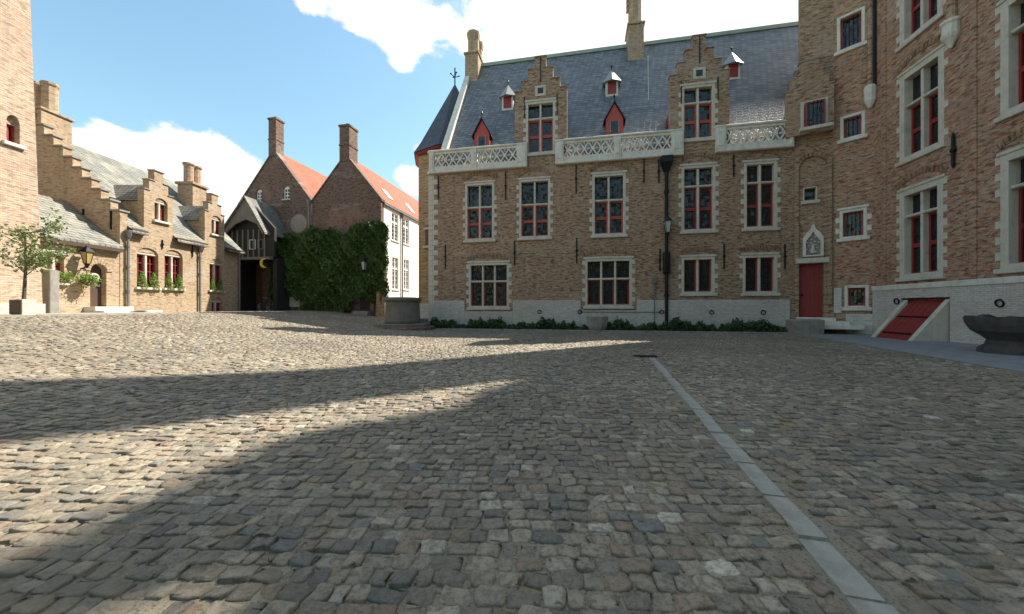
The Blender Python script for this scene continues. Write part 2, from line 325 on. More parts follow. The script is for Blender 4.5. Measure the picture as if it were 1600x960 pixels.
def step_caps(parent, F, sl, sr, tops, wpk, mat, y0=-.03, y1=.38, h=.07):
    n = len(tops)-1; w = ((sr-sl)-wpk)/2/n
    for i in range(n):
        for a in (sl+w*i, sr-w*(i+1)):
            MB().cbox(a-.03, a+w+.03, y0, y1, tops[i]+.002, tops[i]+h).build('coping_stone', mat, parent, F.M)
    MB().cbox((sl+sr-wpk)/2-.04, (sl+sr+wpk)/2+.04, y0, y1, tops[n]+.002, tops[n]+h).build('coping_stone', mat, parent, F.M)
BLK = {}
def block_mesh(w, h, d, mat):
    k = (round(w, 2), round(h, 2), round(d, 2), mat)
    if k not in BLK: BLK[k] = MB().cbox(0, k[0], 0, k[2], .004, k[1]-.004, .012).mesh('stone_block', mat)
    return BLK[k]
def window(parent, F, s0, s1, z0, z1, cols=2, trans=(), fr=.13, stone='stone', red='lower', quoins=True, sill=True, bars=True, glass='glass', dep=.2, rail=True, mull=.11, archh=0, casem='red'):
    """stone cross window; returns the hole to cut in the wall"""
    hs0, hs1, hz0, hz1 = s0-fr, s1+fr, z0-fr*.6, z1+fr
    m = MB(); mw = mull/2
    m.cbox(hs0, s0, -.015, .3, hz0, hz1).cbox(s1, hs1, -.015, .3, hz0, hz1)
    m.cbox(s0, s1, -.02, .3, z1, hz1).cbox(s0, s1, -.02, .3, hz0, z0)
    xs = [s0+(s1-s0)*i/cols for i in range(cols+1)]
    for x in xs[1:-1]: m.cbox(x-mw, x+mw, .03, .28, z0, z1, .03)
    zs = [z0]+list(trans)+[z1]
    for z in trans: m.cbox(s0, s1, .028, .282, z-mw, z+mw, .03)
    wo_ = m.build('window', stone, parent, F.M)
    for r_ in range(len(zs)-1):
        for c in range(cols):
            a = xs[c]+(mw if c else 0); b = xs[c+1]-(mw if c < cols-1 else 0)
            lo = zs[r_]+(mw if r_ else 0); hi = zs[r_+1]-(mw if r_ < len(zs)-2 else 0)
            MB().box(a, b, dep+.035, dep+.05, lo, hi).build('pane', glass, wo_, F.M)
            isred = red == 'all' or (red == 'lower' and (r_ == 0 and len(zs) > 2))
            if isred:
                t = .075; q = MB().box(a, a+t, dep-.02, dep+.03, lo, hi).box(b-t, b, dep-.02, dep+.03, lo, hi).box(a+t, b-t, dep-.02, dep+.03, lo, lo+t).box(a+t, b-t, dep-.02, dep+.03, hi-t, hi)
                if rail and hi-lo > 1.3: q.box(a+t, b-t, dep-.021, dep+.03, (lo+hi)/2-.08, (lo+hi)/2+.08)
                q.build('casement', casem, wo_, F.M)
            if bars:
                q = MB(); nb = max(3, int((b-a)/.13))
                for i in range(1, nb): q.tube((a+(b-a)*i/nb, dep-.06, lo), (a+(b-a)*i/nb, dep-.06, hi), .011, 5)
                q.build('window_bars', 'iron', wo_, F.M)
    if sill: MB().cbox(hs0-.1, hs1+.1, -.11, .2, hz0-.16, hz0-.004, .02).build('sill', stone, wo_, F.M)
    if quoins:
        z = hz0; i = 0
        while z < hz1-.12:
            h = min(.25, hz1-z); wd = .15 if i % 2 else .06
            if i % 2 and random.random() < .85:
                for a, b in ((hs0-wd, hs0), (hs1, hs1+wd)):
                    put('surround_block', block_mesh(b-a, h, .06, stone), wo_, F.M @ Matrix.Translation((a, -.012, z)))
            z += h; i += 1
        MB().cbox(hs0-.08, hs1+.08, -.05, .1, hz1+.002, hz1+.12, .02).build('lintel', stone, wo_, F.M)
    if archh:
        q = MB(); w2 = (hs1-hs0)/2+.1; cx = (hs0+hs1)/2; R_ = (w2*w2+archh*archh)/(2*archh); cz = hz1+.14+archh-R_; a0 = math.asin(w2/R_)
        n = 14
        for i in range(n):
            t0 = -a0+2*a0*i/n+.006; t1 = -a0+2*a0*(i+1)/n-.006
            q.prism([(cx+R_*math.sin(t0), cz+R_*math.cos(t0)), (cx+R_*math.sin(t1), cz+R_*math.cos(t1)), (cx+(R_+.22)*math.sin(t1), cz+(R_+.22)*math.cos(t1)), (cx+(R_+.22)*math.sin(t0), cz+(R_+.22)*math.cos(t0))], -.03, .05)
        q.build('relieving_arch', 'brick_arch', wo_, F.M)
    return rect(hs0, hs1, hz0, hz1)
def anchor(parent, F, px, y0, y1):
    s, za = F.at(px, y0); zb = F.z(px, y1)
    MB().cbox(s-.03, s+.03, -.06, .02, zb, za).box(s-.06, s+.06, -.07, -.01, (za+zb)/2-.05, (za+zb)/2+.05).build('wall_anchor', 'iron', parent, F.M)
def leaves(name, mat, pts, size, parent=None, flat=None, W=None):
    n = len(pts); pts = np.asarray(pts); a = RNG.normal(size=(n, 3))
    if flat is not None: a += np.asarray(flat)*1.4
    a /= np.linalg.norm(a, axis=1)[:, None]; b = np.cross(a, RNG.normal(size=(n, 3))); b /= np.linalg.norm(b, axis=1)[:, None]; c = np.cross(a, b)
    sz = (size*RNG.uniform(.6, 1.3, n))[:, None]
    V = np.stack([pts-b*sz, pts+c*sz*.6+a*sz*.15, pts+b*sz, pts-c*sz*.6+a*sz*.15], 1).reshape(-1, 3)
    me = bpy.data.meshes.new(name); me.from_pydata(V.tolist(), [], np.arange(4*n).reshape(-1, 4).tolist()); me.materials.append(M[mat])
    return put(name, me, parent, W)
def H(x):
    t = np.clip((-np.asarray(x, float)-3)/13, 0, 1); return .95*t*t*(3-2*t)
def Hs(x): return float(H(x))
# ------------------------------------------------------------------ wall lines
DF = Vector((.9818, -.19)).normalized()
FF = Frame((-4.96, 21.53), DF)                      # main facade
FA = Frame(FF.P(FF.s(1243)), (.878, -.48))          # turret face with door
sA = FA.s(1303); FB = Frame(FA.P(sA), (.643, -.766)); sB = FB.s(1366)
FW = Frame(FB.P(sB), (-DF.y*-1, -DF.x) if False else (-.19, -.9818))   # palace wing
FC = Frame((-19, 0), (0, 1))                        # cottage front
FT = Frame((-18.3, 0), (0, 1))                      # brick tower on the left
FI = Frame((-20.05, 29.0), DF)                      # gabled houses
LF = FF.s(1243)
# ------------------------------------------------------------------ ground
def ground():
    xs = np.concatenate([np.linspace(-400, -24, 8), np.linspace(-22, 0, 45), np.linspace(3, 400, 10)]); ys = np.concatenate([np.linspace(-400, -30, 6), np.linspace(-20, 40, 16), np.linspace(60, 900, 8)])
    X, Y = np.meshgrid(xs, ys); V = np.stack([X, Y, H(X)-.001], -1).reshape(-1, 3); nx = len(xs)
    f = [(j*nx+i, j*nx+i+1, (j+1)*nx+i+1, (j+1)*nx+i) for j in range(len(ys)-1) for i in range(nx-1)]
    me = bpy.data.meshes.new('ground'); me.from_pydata(V.tolist(), [], f); me.materials.append(M['soil'])
    return kind(put('ground', me), 'structure')
G = ground()
# line of flat gutter stones
ga, gb = Vector((3.4, 8.75)), Vector((1.40, 1.15)); gd = (gb-ga).normalized(); gn = Vector((-gd.y, gd.x))
def gdist(x, y): return np.abs((x-ga.x)*gn.x+(y-ga.y)*gn.y)
# bluestone pavement along the wing: outer edge
pa, pb = Vector((13.0, 16.45)), Vector((9.5, 6.4)); pd = (pb-pa).normalized(); pn = Vector((pd.y, -pd.x))
def pside(x, y): return (x-pa.x)*(-pd.y)+(y-pa.y)*pd.x      # >0 on the wing side
def cobbles():
    def field(ang, row, x0, x1, y0, y1, seed):
        r = np.random.default_rng(seed); ca, sa = math.cos(ang), math.sin(ang); out = []
        rad = 40
        for k in range(int(-rad/row), int(rad/row)):
            v = k*row
            w = r.uniform(.075, .165, int(2*rad/.115)); u = np.cumsum(w)-w/2-rad
            vv = v+np.sin(u*.5+k*.02)*.05
            X = u*ca-vv*sa; Y = u*sa+vv*ca
            ok = (X > x0) & (X < x1) & (Y > y0) & (Y < y1)
            if ok.any(): out.append(np.stack([X[ok], Y[ok], w[ok]], 1))
        return np.concatenate(out)
    A = field(R(-3), .102, -24, 16, -1.5, 28, 1); B = field(R(58), .108, -3, 13, 8, 20, 2)
    def inB(p): return (p[:, 1] > 9.4-.11*(p[:, 0]-3.4)) & (p[:, 0] > -1.2+.25*(p[:, 1]-9)) & (p[:, 0] < 3.3+(p[:, 1]-8.7)*1.35)
    P = np.concatenate([np.c_[A[~inB(A)], np.full((~inB(A)).sum(), R(-3))], np.c_[B[inB(B)], np.full(inB(B).sum(), R(58))]])
    x, y = P[:, 0], P[:, 1]
    ok = (np.abs(x) < 1.5*np.maximum(y, 0)+2.4) & (pside(x, y) < -.05)
    ok &= ~((gdist(x, y) < .12) & (y < 8.8) & (y > -3))
    ok &= (((x+4.96)*FF.n.x+(y-21.53)*FF.n.y) < -1.15) | (x < -5.3)          # planting bed
    ok &= ((x+20.05)*FI.n.x+(y-29)*FI.n.y) < -.1
    ok &= x > -18.7
    ok &= ~((x < -15.2) & (y > 9) & (y < 17.6))                             # raised footpath
    P = P[ok]; n = len(P); r = np.random.default_rng(5)
    a = P[:, 2]/2*.96; b = np.full(n, .102/2)*r.uniform(.84, 1.04, n); th = P[:, 3]+r.normal(0, .07, n)
    pal = np.array([(.21, .182, .142), (.16, .142, .115), (.25, .215, .165), (.135, .128, .115), (.205, .155, .115), (.28, .25, .205), (.36, .33, .28), (.15, .15, .148)])
    pr = np.array([.27, .23, .19, .11, .11, .072, .009, .009])
    col = pal[r.choice(8, n, p=pr)]*r.uniform(.84, 1.18, n)[:, None]*np.array([1.32, 1.26, 1.15])*(1+.16*np.sin(P[:, 0]*.9+P[:, 1]*.35)*np.sin(P[:, 1]*1.1-P[:, 0]*.4))[:, None]
    near = P[:, 1] < 8.5
    def make(idx, k):
        m = len(idx); ang = np.linspace(0, 2*np.pi, k, endpoint=False)+np.pi/4
        if k == 4: ux = np.sign(np.cos(ang)); uy = np.sign(np.sin(ang)); rings = [(1, -.03), (.9, .014)]
        else:
            e = .32; ux = np.sign(np.cos(ang))*np.abs(np.cos(ang))**e; uy = np.sign(np.sin(ang))*np.abs(np.sin(ang))**e; rings = [(.995, -.03), (.975, .003), (.925, .0095), (.6, .0108)]
        jx = r.normal(0, .095, (m, k)); jy = r.normal(0, .13, (m, k)); tilt = r.normal(0, .085, (m, 2)); dz = r.normal(0, .005, m)
        VV = []
        for sc, z in rings:
            lx = a[idx][:, None]*(ux+jx)*sc; ly = b[idx][:, None]*(uy+jy)*sc
            c, s_ = np.cos(th[idx])[:, None], np.sin(th[idx])[:, None]
            X = P[idx, 0][:, None]+lx*c-ly*s_; Y = P[idx, 1][:, None]+lx*s_+ly*c
            Z = H(X)+z+dz[:, None]+(tilt[:, :1]*lx+tilt[:, 1:]*ly if z > 0 else 0)
            VV.append(np.stack([X, Y, Z], -1))
        V = np.stack(VV, 1); nr = len(rings)      # m, rings, k, 3
        F_ = []
        for q in range(nr-1):
            for i in range(k): F_.append((q*k+i, q*k+(i+1) % k, (q+1)*k+(i+1) % k, (q+1)*k+i))
        quads = np.array(F_); cap = np.arange((nr-1)*k, nr*k)
        return V.reshape(m, -1, 3), quads, cap
    def obj(name, idxs, parts, parent):
        verts = []; faces = []; cols = []; off = 0
        for V, quads, cap, idx in parts:
            m, pv = V.shape[:2]; verts.append(V.reshape(-1, 3)); base = (np.arange(m)*pv+off)
            faces += (base[:, None, None]+quads[None]).reshape(-1, 4).tolist(); faces += (base[:, None]+cap[None]).tolist()
            cols.append(np.repeat(col[idx], pv, axis=0)); off += m*pv
        V = np.concatenate(verts); C = np.concatenate(cols)
        me = bpy.data.meshes.new(name); me.from_pydata(V.tolist(), [], faces); me.materials.append(M['cobble'])
        at = me.attributes.new('tone', 'FLOAT_COLOR', 'POINT'); at.data.foreach_set('color', np.c_[C, np.ones(len(C))].astype(np.float32).ravel())
        me.polygons.foreach_set('use_smooth', [True]*len(me.polygons))
        return put(name, me, parent)
    inview = (P[:, 1] > 1.5) & (np.abs(P[:, 0]) < 1.42*P[:, 1])
    order = np.argsort(np.where(inview, P[:, 1]**2+P[:, 0]**2*.1-np.minimum(a*8, .8), 1e9)); single = order[:300]; rest = np.setdiff1d(np.arange(n), single)
    i1 = rest[near[rest]]; i2 = rest[~near[rest]]
    p1 = make(i1, 12); p2 = make(i2, 4)
    o = obj('cobble_field', None, [(*p1, i1), (*p2, i2)], G); kind(o, 'stuff')
    V, q, cap = make(single, 12)
    for j, i in enumerate(single): obj('cobble', None, [(V[j:j+1], q, cap, np.array([i]))], G)
cobbles()
gs = kind(put('gutter_strip', None, None, T(ga.x, ga.y, 0)), 'structure')
d = 0; glen = (gb-ga).length+1.5
gang = math.atan2(gd.y, gd.x)
while d < glen:
    l = random.uniform(.3, .55); p = ga+gd*d
    q = MB(); a_ = random.uniform(.07, .09)
    q.add([(0, -a_, -.03), (l-.012, -a_, -.03), (l-.012, a_, -.03), (0, a_, -.03), (.008, -a_+.01, .014), (l-.02, -a_+.01, .014), (l-.02, a_-.01, .013), (.008, a_-.01, .013)], [(3,2,1,0),(4,5,6,7),(0,1,5,4),(1,2,6,5),(2,3,7,6),(3,0,4,7)])
    q.build('gutter_stone', 'gut', gs, T(p.x, p.y, random.uniform(-.006, .004), gang+random.uniform(-.035, .035))); d += l
# bluestone pavement
pv = kind(put('pavement', None, None, T(pa.x, pa.y, 0)), 'structure'); pang = math.atan2(pd.y, pd.x)
plen = 16.0; u = -2.5
while u < plen:
    lu = random.uniform(.75, 1.1); v = 0; rowi = 0
    while v < 6.2:
        lv = random.uniform(.5, .9)
        p = pa+pd*(u+lu/2)+Vector((-pd.y, pd.x))*(v+lv/2)
        q_ = (p-FW.o).dot(FW.n); qa = (p-FA.o).dot(FA.n); qb = (p-FB.o).dot(FB.n)
        if q_ < .2 and qa < .45 and qb < .5:
            MB().add([(0,0,-.04),(lu-.008,0,-.04),(lu-.008,lv-.008,-.04),(0,lv-.008,-.04),(.004,.004,.028),(lu-.012,.004,.028),(lu-.012,lv-.012,.028),(.004,lv-.012,.028)], [(3,2,1,0),(4,5,6,7),(0,1,5,4),(1,2,6,5),(2,3,7,6),(3,0,4,7)]).build('flagstone', 'blue', pv, T((pa+pd*u).x-pd.y*v, (pa+pd*u).y+pd.x*v, random.uniform(-.003, .003), pang))
        v += lv
    u += lu
# raised footpath with kerb before the cottage door
fp = kind(put('footpath', None, None, T(-15, 13, .9)), 'structure')
kx = -15.1
MB().box(-19.2, kx-.18, 8.0, 17.3, .6, 1.0).build('footpath_surface', 'kerb', fp)
y = 8.0
while y < 17.2:
    l = random.uniform(.7, 1.1); MB().cbox(kx-.17, kx, y+.006, min(y+l, 17.4)-.006, .6, 1.012, .015).build('kerb_stone', 'kerb', fp); y += l
# ------------------------------------------------------------------ palace (main building)
pal = thing('palace', 'long brown brick palace with blue slate roof, white balustrade and two stepped gables', 'building', FF.M)
def fz(px, py): return FF.z(px, py)
holes = []
for (a, b, t, bo, tr) in ((730.3, 768.8, 289.8, 372.8, 324), (814.7, 856.3, 283.8, 369, 319.4), (929.3, 973.8, 275.6, 365, 312.8), (1069.2, 1113.8, 262.8, 358.2, 290.7), (1167, 1210, 257.2, 354, 285)):
    c = (a+b)/2; holes.append(window(pal, FF, FF.s(a), FF.s(b), fz(c, bo), fz(c, t), 2, (fz(c, tr),), bars=False, archh=.32, casem='red_b' if a < 1000 else 'red'))
for (a, b, t, bo, tr, nc) in ((735.6, 791.8, 414.7, 478.4, 440, 3), (918, 983.7, 408.4, 476.3, 436, 3), (1069, 1112.6, 406, 456, None, 2), (1165, 1210, 402.8, 455.6, None, 2)):
    c = (a+b)/2; holes.append(window(pal, FF, FF.s(a), FF.s(b), fz(c, bo), fz(c, t), nc, (fz(c, tr),) if tr else (), red='lower' if tr else 'all', rail=False, archh=.2 if nc == 3 else .15))
GB = []
for (l, r_, tl, ct, win) in ((804.4, 886, ((809, 145), (821, 128), (832, 109), (844, 89)), 845, (825.4, 863.8, 162.2, 237.2, 185)), (1047, 1140, ((1053, 119), (1067, 99), (1079, 79), (1092, 56)), 1092, (1069.2, 1113, 137, 215, 160))):
    sl, sr = FF.s(l), FF.s(r_); tops = [FF.z(*p) for p in tl]; GB.append((sl, sr, tops))
    a, b, t, bo, tr = win; c = (a+b)/2
    holes.append(window(pal, FF, FF.s(a), FF.s(b), fz(c, bo), fz(c, t), 2, (fz(c, tr),), bars=False, casem='red_b'))
EZ = 9.25
out = [(0, 0)]
out += [(LF, 0), (LF, EZ)]
for sl, sr, tops in reversed(GB):
    p = steps_outline(sl, sr, EZ, tops, .62); out += p[::-1]
out += [(0, EZ)]
wall('facade_wall', 'brick', pal, FF, out, holes, 0, .36)
for sl, sr, tops in GB:
    step_caps(pal, FF, sl, sr, tops, .62, 'brick_arch')
    c = (sl+sr)/2
    MB().tube((c, -.05, tops[3]-.05), (c, -.05, tops[2]-.75), .025, 6).build('wall_anchor', 'iron', pal, FF.M)
    for x in (sl+.55, sr-.55): MB().cbox(x-.025, x+.025, -.05, .02, tops[0]-1.5, tops[0]-.3).build('wall_anchor', 'iron', pal, FF.M)
    oc = MB()
    for q in ((-.3, .3, .16, .3), (-.3, .3, -.3, -.16), (-.3, -.16, -.16, .16), (.16, .3, -.16, .16)): oc.cbox(c+q[0], c+q[1], -.04, .06, tops[2]-1.25+q[2], tops[2]-1.25+q[3])
    oo = oc.build('oculus', 'stone', pal, FF.M); MB().box(c-.16, c+.16, -.02, .02, tops[2]-1.41, tops[2]-1.09).build('pane', 'glass', oo, FF.M)
    # saddle roof running back into the main slope
    hw = (sr-sl)/2-.12; ze, zr = tops[0]-1.7, tops[2]-.35
    MB().add([(c-hw, .36, ze), (c+hw, .36, ze), (c, .36, zr), (c-hw, 4.4, ze), (c+hw, 4.4, ze), (c, 4.4, zr)], [(0, 1, 2), (5, 4, 3), (0, 2, 5, 3), (1, 4, 5, 2)]).build('dormer_roof', 'slate', pal, FF.M)
    for xa in (c-hw, c+hw-.2): MB().box(xa, xa+.2, .36, 2.6, 9.8, ze).build('dormer_cheek', 'brick', pal, FF.M)
    MB().add([(c-hw-.06, .37, ze-.5), (c-hw, .37, ze+.12), (c-hw, 2.6, ze+.12), (c-hw-.06, 2.6, ze-.5)], [(0, 1, 2, 3)]).add([(c+hw+.06, .37, ze-.5), (c+hw, .37, ze+.12), (c+hw, 2.6, ze+.12), (c+hw+.06, 2.6, ze-.5)], [(0, 1, 2, 3)]).build('red_barge_board', 'red', pal, FF.M)
# plinth, split round the ground floor windows
def plinth_runs(F, s0, s1, z1, cuts, proud, name, mat, parent):
    xs = s0
    for a, b, zb in sorted(cuts)+[(s1, s1, 0)]:
        if a > xs: MB().cbox(xs, a, -proud, .02, -.2, z1, .02).build(name, mat, parent, F.M)
        if b > a and zb > .1: MB().cbox(a, b, -proud, .02, -.2, zb, .02).build(name, mat, parent, F.M)
        xs = max(xs, b)
cuts = []
for a, b, bo in ((735.6, 791.8, 478.4), (918, 983.7, 476.3)):
    cuts.append((FF.s(a)-.36, FF.s(b)+.36, fz((a+b)/2, bo)-.3))
plinth_runs(FF, .0, FF.s(1234), 1.62, cuts, .06, 'plinth', 'plinth', pal)
# corner quoins
z = 1.62; i = 0
while z < 8.9:
    put('quoin', block_mesh(.62 if i % 2 else .36, .3, .06, 'stone'), pal, FF.M @ Matrix.Translation((-.02, -.02, z))); z += .3; i += 1
# balustrade
bz0, bz1 = 9.12, 10.5
def balu(p0, p1, piers):
    s0, s1 = FF.s(p0), FF.s(p1)
    bo = MB().cbox(s0, s1, -.22, .1, bz0, bz0+.16, .03).cbox(s0, s1, -.14, .06, bz0+.16, bz0+.42, .02).cbox(s0, s1, -.14, .06, bz1-.26, bz1-.12, .02).cbox(s0-.03, s1+.03, -.2, .1, bz1-.12, bz1, .03).build('balustrade', 'stone_white', pal, FF.M)
    ps = [(FF.s(a), FF.s(b)) for a, b in piers]
    for a, b in ps: MB().cbox(a, b, -.2, .09, bz0+.161, bz1-.122, .02).cbox(a+.07, b-.07, -.23, -.15, bz0+.3, bz1-.3, .03).build('pier', 'stone_white', bo, FF.M)
    for (a0, a1), (b0, b1) in zip(ps[:-1], ps[1:]):
        x0, x1 = a1, b0; z0, z1 = bz0+.42, bz1-.26; n = max(3, round((x1-x0)/.44)); w = (x1-x0)/n; h = z1-z0
        for i in range(n):
            xa = x0+w*i; xm = xa+w/2; xb = xa+w; q = MB()
            zm = (z0+z1)/2
            for (u0, v0, u1, v1) in ((xa, z0, xb, z1), (xa, z1, xb, z0)):
                dx, dz = u1-u0, v1-v0; l = math.hypot(dx, dz); nx, nz_ = -dz/l*.036, dx/l*.036
                q.prism([(u0+nx, v0+nz_), (u0-nx, v0-nz_), (u1-nx, v1-nz_), (u1+nx, v1+nz_)], -.11 if v0 < v1 else -.107, .03 if v0 < v1 else .027)
            q.prism([(xm+.1*math.cos(t), zm+.1*math.sin(t)) for t in [math.pi*k/4 for k in range(8)]], -.115, .035)
            # cusps that turn every opening into a trefoil
            for (cx, cz, ax, az) in ((xm, z0, 1, 0), (xm, z1, -1, 0), (xa, zm, 0, 1), (xb, zm, 0, -1)):
                if ax: q.prism([(cx-.05, cz), (cx+.05, cz), (cx, cz+ax*h*.17)][::ax], -.1, .02)
                else: q.prism([(cx, cz-.05), (cx+az*.1, cz), (cx, cz+.05)][::az], -.1, .02)
            q.build('tracery', 'stone_white', bo, FF.M)
balu(672, 824, ((672, 680), (737, 746), (808, 824)))
balu(868, 1067, ((868, 881), (959, 970), (1048, 1067)))
balu(1117, 1238, ((1117, 1133), (1232, 1238)))
bal_side = MB().cbox(-.05, .14, -.1, 3.0, bz0, bz0+.2).cbox(-.05, .14, -.1, 3.0, bz1-.12, bz1).cbox(-.03, .12, .1, 3.0, bz0+.2, bz0+.45).build('balustrade', 'stone_white', pal, FF.M)
# roof
RY0, RZ0, RY1, RZ1 = .55, 10.0, 6.6, 19.75; RS0, RS1 = .62, LF+9
MB().add([(RS0, RY0, RZ0), (RS1, RY0, RZ0), (RS1, RY1, RZ1), (RS0, RY1, RZ1), (RS0, 2*RY1-RY0, RZ0), (RS1, 2*RY1-RY0, RZ0), (RS0, RY0, RZ0-.3), (RS1, RY0, RZ0-.3), (RS0, 2*RY1-RY0, RZ0-.3), (RS1, 2*RY1-RY0, RZ0-.3)],
         [(0, 1, 2, 3), (3, 2, 5, 4), (0, 3, 4), (1, 5, 2), (6, 7, 1, 0), (8, 4, 5, 9), (6, 0, 4, 8), (1, 7, 9, 5)]).build('roof', 'slate', pal, FF.M)
MB().box(.36, LF+2, .37, RY0+.1, 9.0, 9.35).build('balcony_floor', 'lead', pal, FF.M)
MB().box(0, .35, .37, 12.8, -.2, 9.6).box(.36, LF+2, 12.5, 12.8, -.2, 9.6).build('rear_wall', 'brick', pal, FF.M)
rd = Vector((0, RY1-RY0, RZ1-RZ0)).normalized(); rn = Vector((0, -rd.z, rd.y))
def slope(y): return RZ0+(y-RY0)/(RY1-RY0)*(RZ1-RZ0)
MB().box(RS0+.3, RS1, RY1-.14, RY1+.14, RZ1-.1, RZ1+.14).build('ridge_capping', 'copper', pal, FF.M)
MB().add([(RS0-.22, RY0-.15, RZ0-.3), (RS0+.16, RY0-.15, RZ0-.3), (RS0+.16, RY1, RZ1), (RS0-.22, RY1, RZ1), (RS0-.22, RY0-.25, RZ0+.1), (RS0+.16, RY0-.25, RZ0+.1), (RS0+.16, RY1-.1, RZ1+.25), (RS0-.22, RY1-.1, RZ1+.25)], [(0,1,2,3),(4,5,6,7),(0,1,5,4),(1,2,6,5),(2,3,7,6),(3,0,4,7)]).build('verge_coping', 'stone_white', pal, FF.M)
def on_roof(px, py):
    r = Vector(((px-800)/FPX, 1, (480-py)/FPX)); Mi = FF.M.inverted(); o = Mi @ Vector((0, 0, EYE)); d_ = Mi.to_3x3() @ r
    p0 = Vector((0, RY0, RZ0)); t = (p0-o).dot(rn)/d_.dot(rn); return o+d_*t
# small red dormers with pointed roofs
for px, py in ((753, 231), (960, 208)):
    p = on_roof(px, py); s_, y_, z_ = p; wd, hh, pk = .48, .8, 1.7
    yf = y_-.02; yb = y_+1.3
    dm = MB().prism([(s_-wd, z_-.1), (s_+wd, z_-.1), (s_+wd, z_+hh), (s_, z_+pk), (s_-wd, z_+hh)], yf, yb).build('dormer', 'red_b', pal, FF.M)
    q = MB()
    for sg in (-1, 1):
        q.add([(s_+sg*(wd+.14), yf-.14, z_+hh-.16), (s_, yf-.14, z_+pk+.06), (s_, yb, z_+pk+.06), (s_+sg*(wd+.14), yb, z_+hh-.16), (s_+sg*(wd+.14), yf-.14, z_+hh-.1), (s_, yf-.14, z_+pk+.13), (s_, yb, z_+pk+.13), (s_+sg*(wd+.14), yb, z_+hh-.1)], [(0,1,2,3),(4,5,6,7),(0,1,5,4),(1,2,6,5),(2,3,7,6),(3,0,4,7)])
    q.build('dormer_roof', 'slate_dk', dm, FF.M)
    MB().box(s_-.24, s_+.24, yf-.03, yf, z_+.02, z_+.66).build('pane', 'glass2', dm, FF.M)
    MB().box(s_-.28, s_-.2, yf-.05, yf-.001, z_, z_+.7).box(s_+.2, s_+.28, yf-.05, yf-.001, z_, z_+.7).build('frame', 'lead', dm, FF.M)
    MB().lathe([(.03, 0), (.03, .25), (.07, .3), (.05, .38), (.0, .5)], (s_, yf, z_+pk+.08), 8).build('finial', 'iron', dm, FF.M)
# hooded ventilator dormers
for px, py in ((793, 171), (956, 149), (1145, 123)):
    s_, y_, z_ = on_roof(px, py); wd = .38; yf = y_-.05
    dm = MB().box(s_-wd, s_+wd, yf, yf+1.0, z_-.1, z_+.85).build('dormer', 'stone_white', pal, FF.M)
    MB().box(s_-.26, s_+.26, yf-.03, yf-.002, z_+.05, z_+.85).build('shutter', 'red', dm, FF.M)
    MB().add([(s_-wd-.2, yf-.02, z_+.82), (s_, yf-.42, z_+.74), (s_+wd+.2, yf-.02, z_+.82), (s_+wd+.15, yf+1.1, z_+1.0), (s_-wd-.15, yf+1.1, z_+1.0), (s_, yf+.22, z_+1.72)], [(0, 1, 5), (1, 2, 5), (2, 3, 5), (3, 4, 5), (4, 0, 5), (4, 3, 2, 1, 0)]).build('dormer_roof', 'lead_pale', dm, FF.M)
    MB().lathe([(.03, 0), (.03, .2), (.07, .26), (.04, .34), (0, .38)], (s_, yf+.22, z_+1.66), 8).build('finial', 'iron', dm, FF.M)
# chimneys
def shaft(m, s_, y_, z0, z1, r, n=8):
    m.lathe([(r*1.12, z0), (r*1.12, z0+.15), (r, z0+.25), (r, z1-.5), (r*1.12, z1-.42), (r*1.12, z1-.3), (r*1.2, z1-.2), (r*1.2, z1)], (s_, y_, 0), n, math.pi/n)
sL = RS0+.3
ch = MB().cbox(sL-.5, sL+.5, RY1-1.1, RY1+.9, RZ1-2.6, RZ1+.3).cbox(sL-.58, sL+.58, RY1-1.18, RY1+.98, RZ1+.3, RZ1+.42).build('chimney', 'brick_cot', pal, FF.M)
q = MB(); shaft(q, sL, RY1-.55, RZ1+.4, RZ1+2.15, .42); q.build('chimney_shaft', 'brick_cot', ch, FF.M)
q = MB(); shaft(q, sL, RY1+.42, RZ1+.4, RZ1+2.05, .42); q.build('chimney_shaft', 'brick_cot', ch, FF.M)
s2, y2, z2 = on_roof(994, 93)
ch = MB().cbox(s2-.5, s2+.5, y2-.02, y2+1.5, z2-.3, z2+2.4).cbox(s2-.58, s2+.58, y2-.1, y2+1.58, z2+2.4, z2+2.52).build('chimney', 'brick_cot', pal, FF.M)
q = MB(); shaft(q, s2, y2+.72, z2+2.5, z2+6.6, .45)
for k in range(5): q.cbox(s2-.56, s2-.40, y2+.5, y2+.9, z2+3.9+k*.32, z2+4.05+k*.32)
q.build('chimney_shaft', 'brick_cot', ch, FF.M)
MB().tube((s2+.75, y2-.1, z2+.1), (FF.s(1019), .9, 10.3), .02, 5).build('lightning_cable', 'stone_white', pal, FF.M)
# wall anchors
for a in ((685, 276, 312), (790, 269, 313), (900, 258, 302), (696, 383, 419), (804, 377, 415), (901, 372, 412), (1006, 249, 286), (1029, 250, 286), (1146, 242, 277), (1131, 381, 421), (1031, 389, 424), (1226, 382, 420)): anchor(pal, FF, *a)
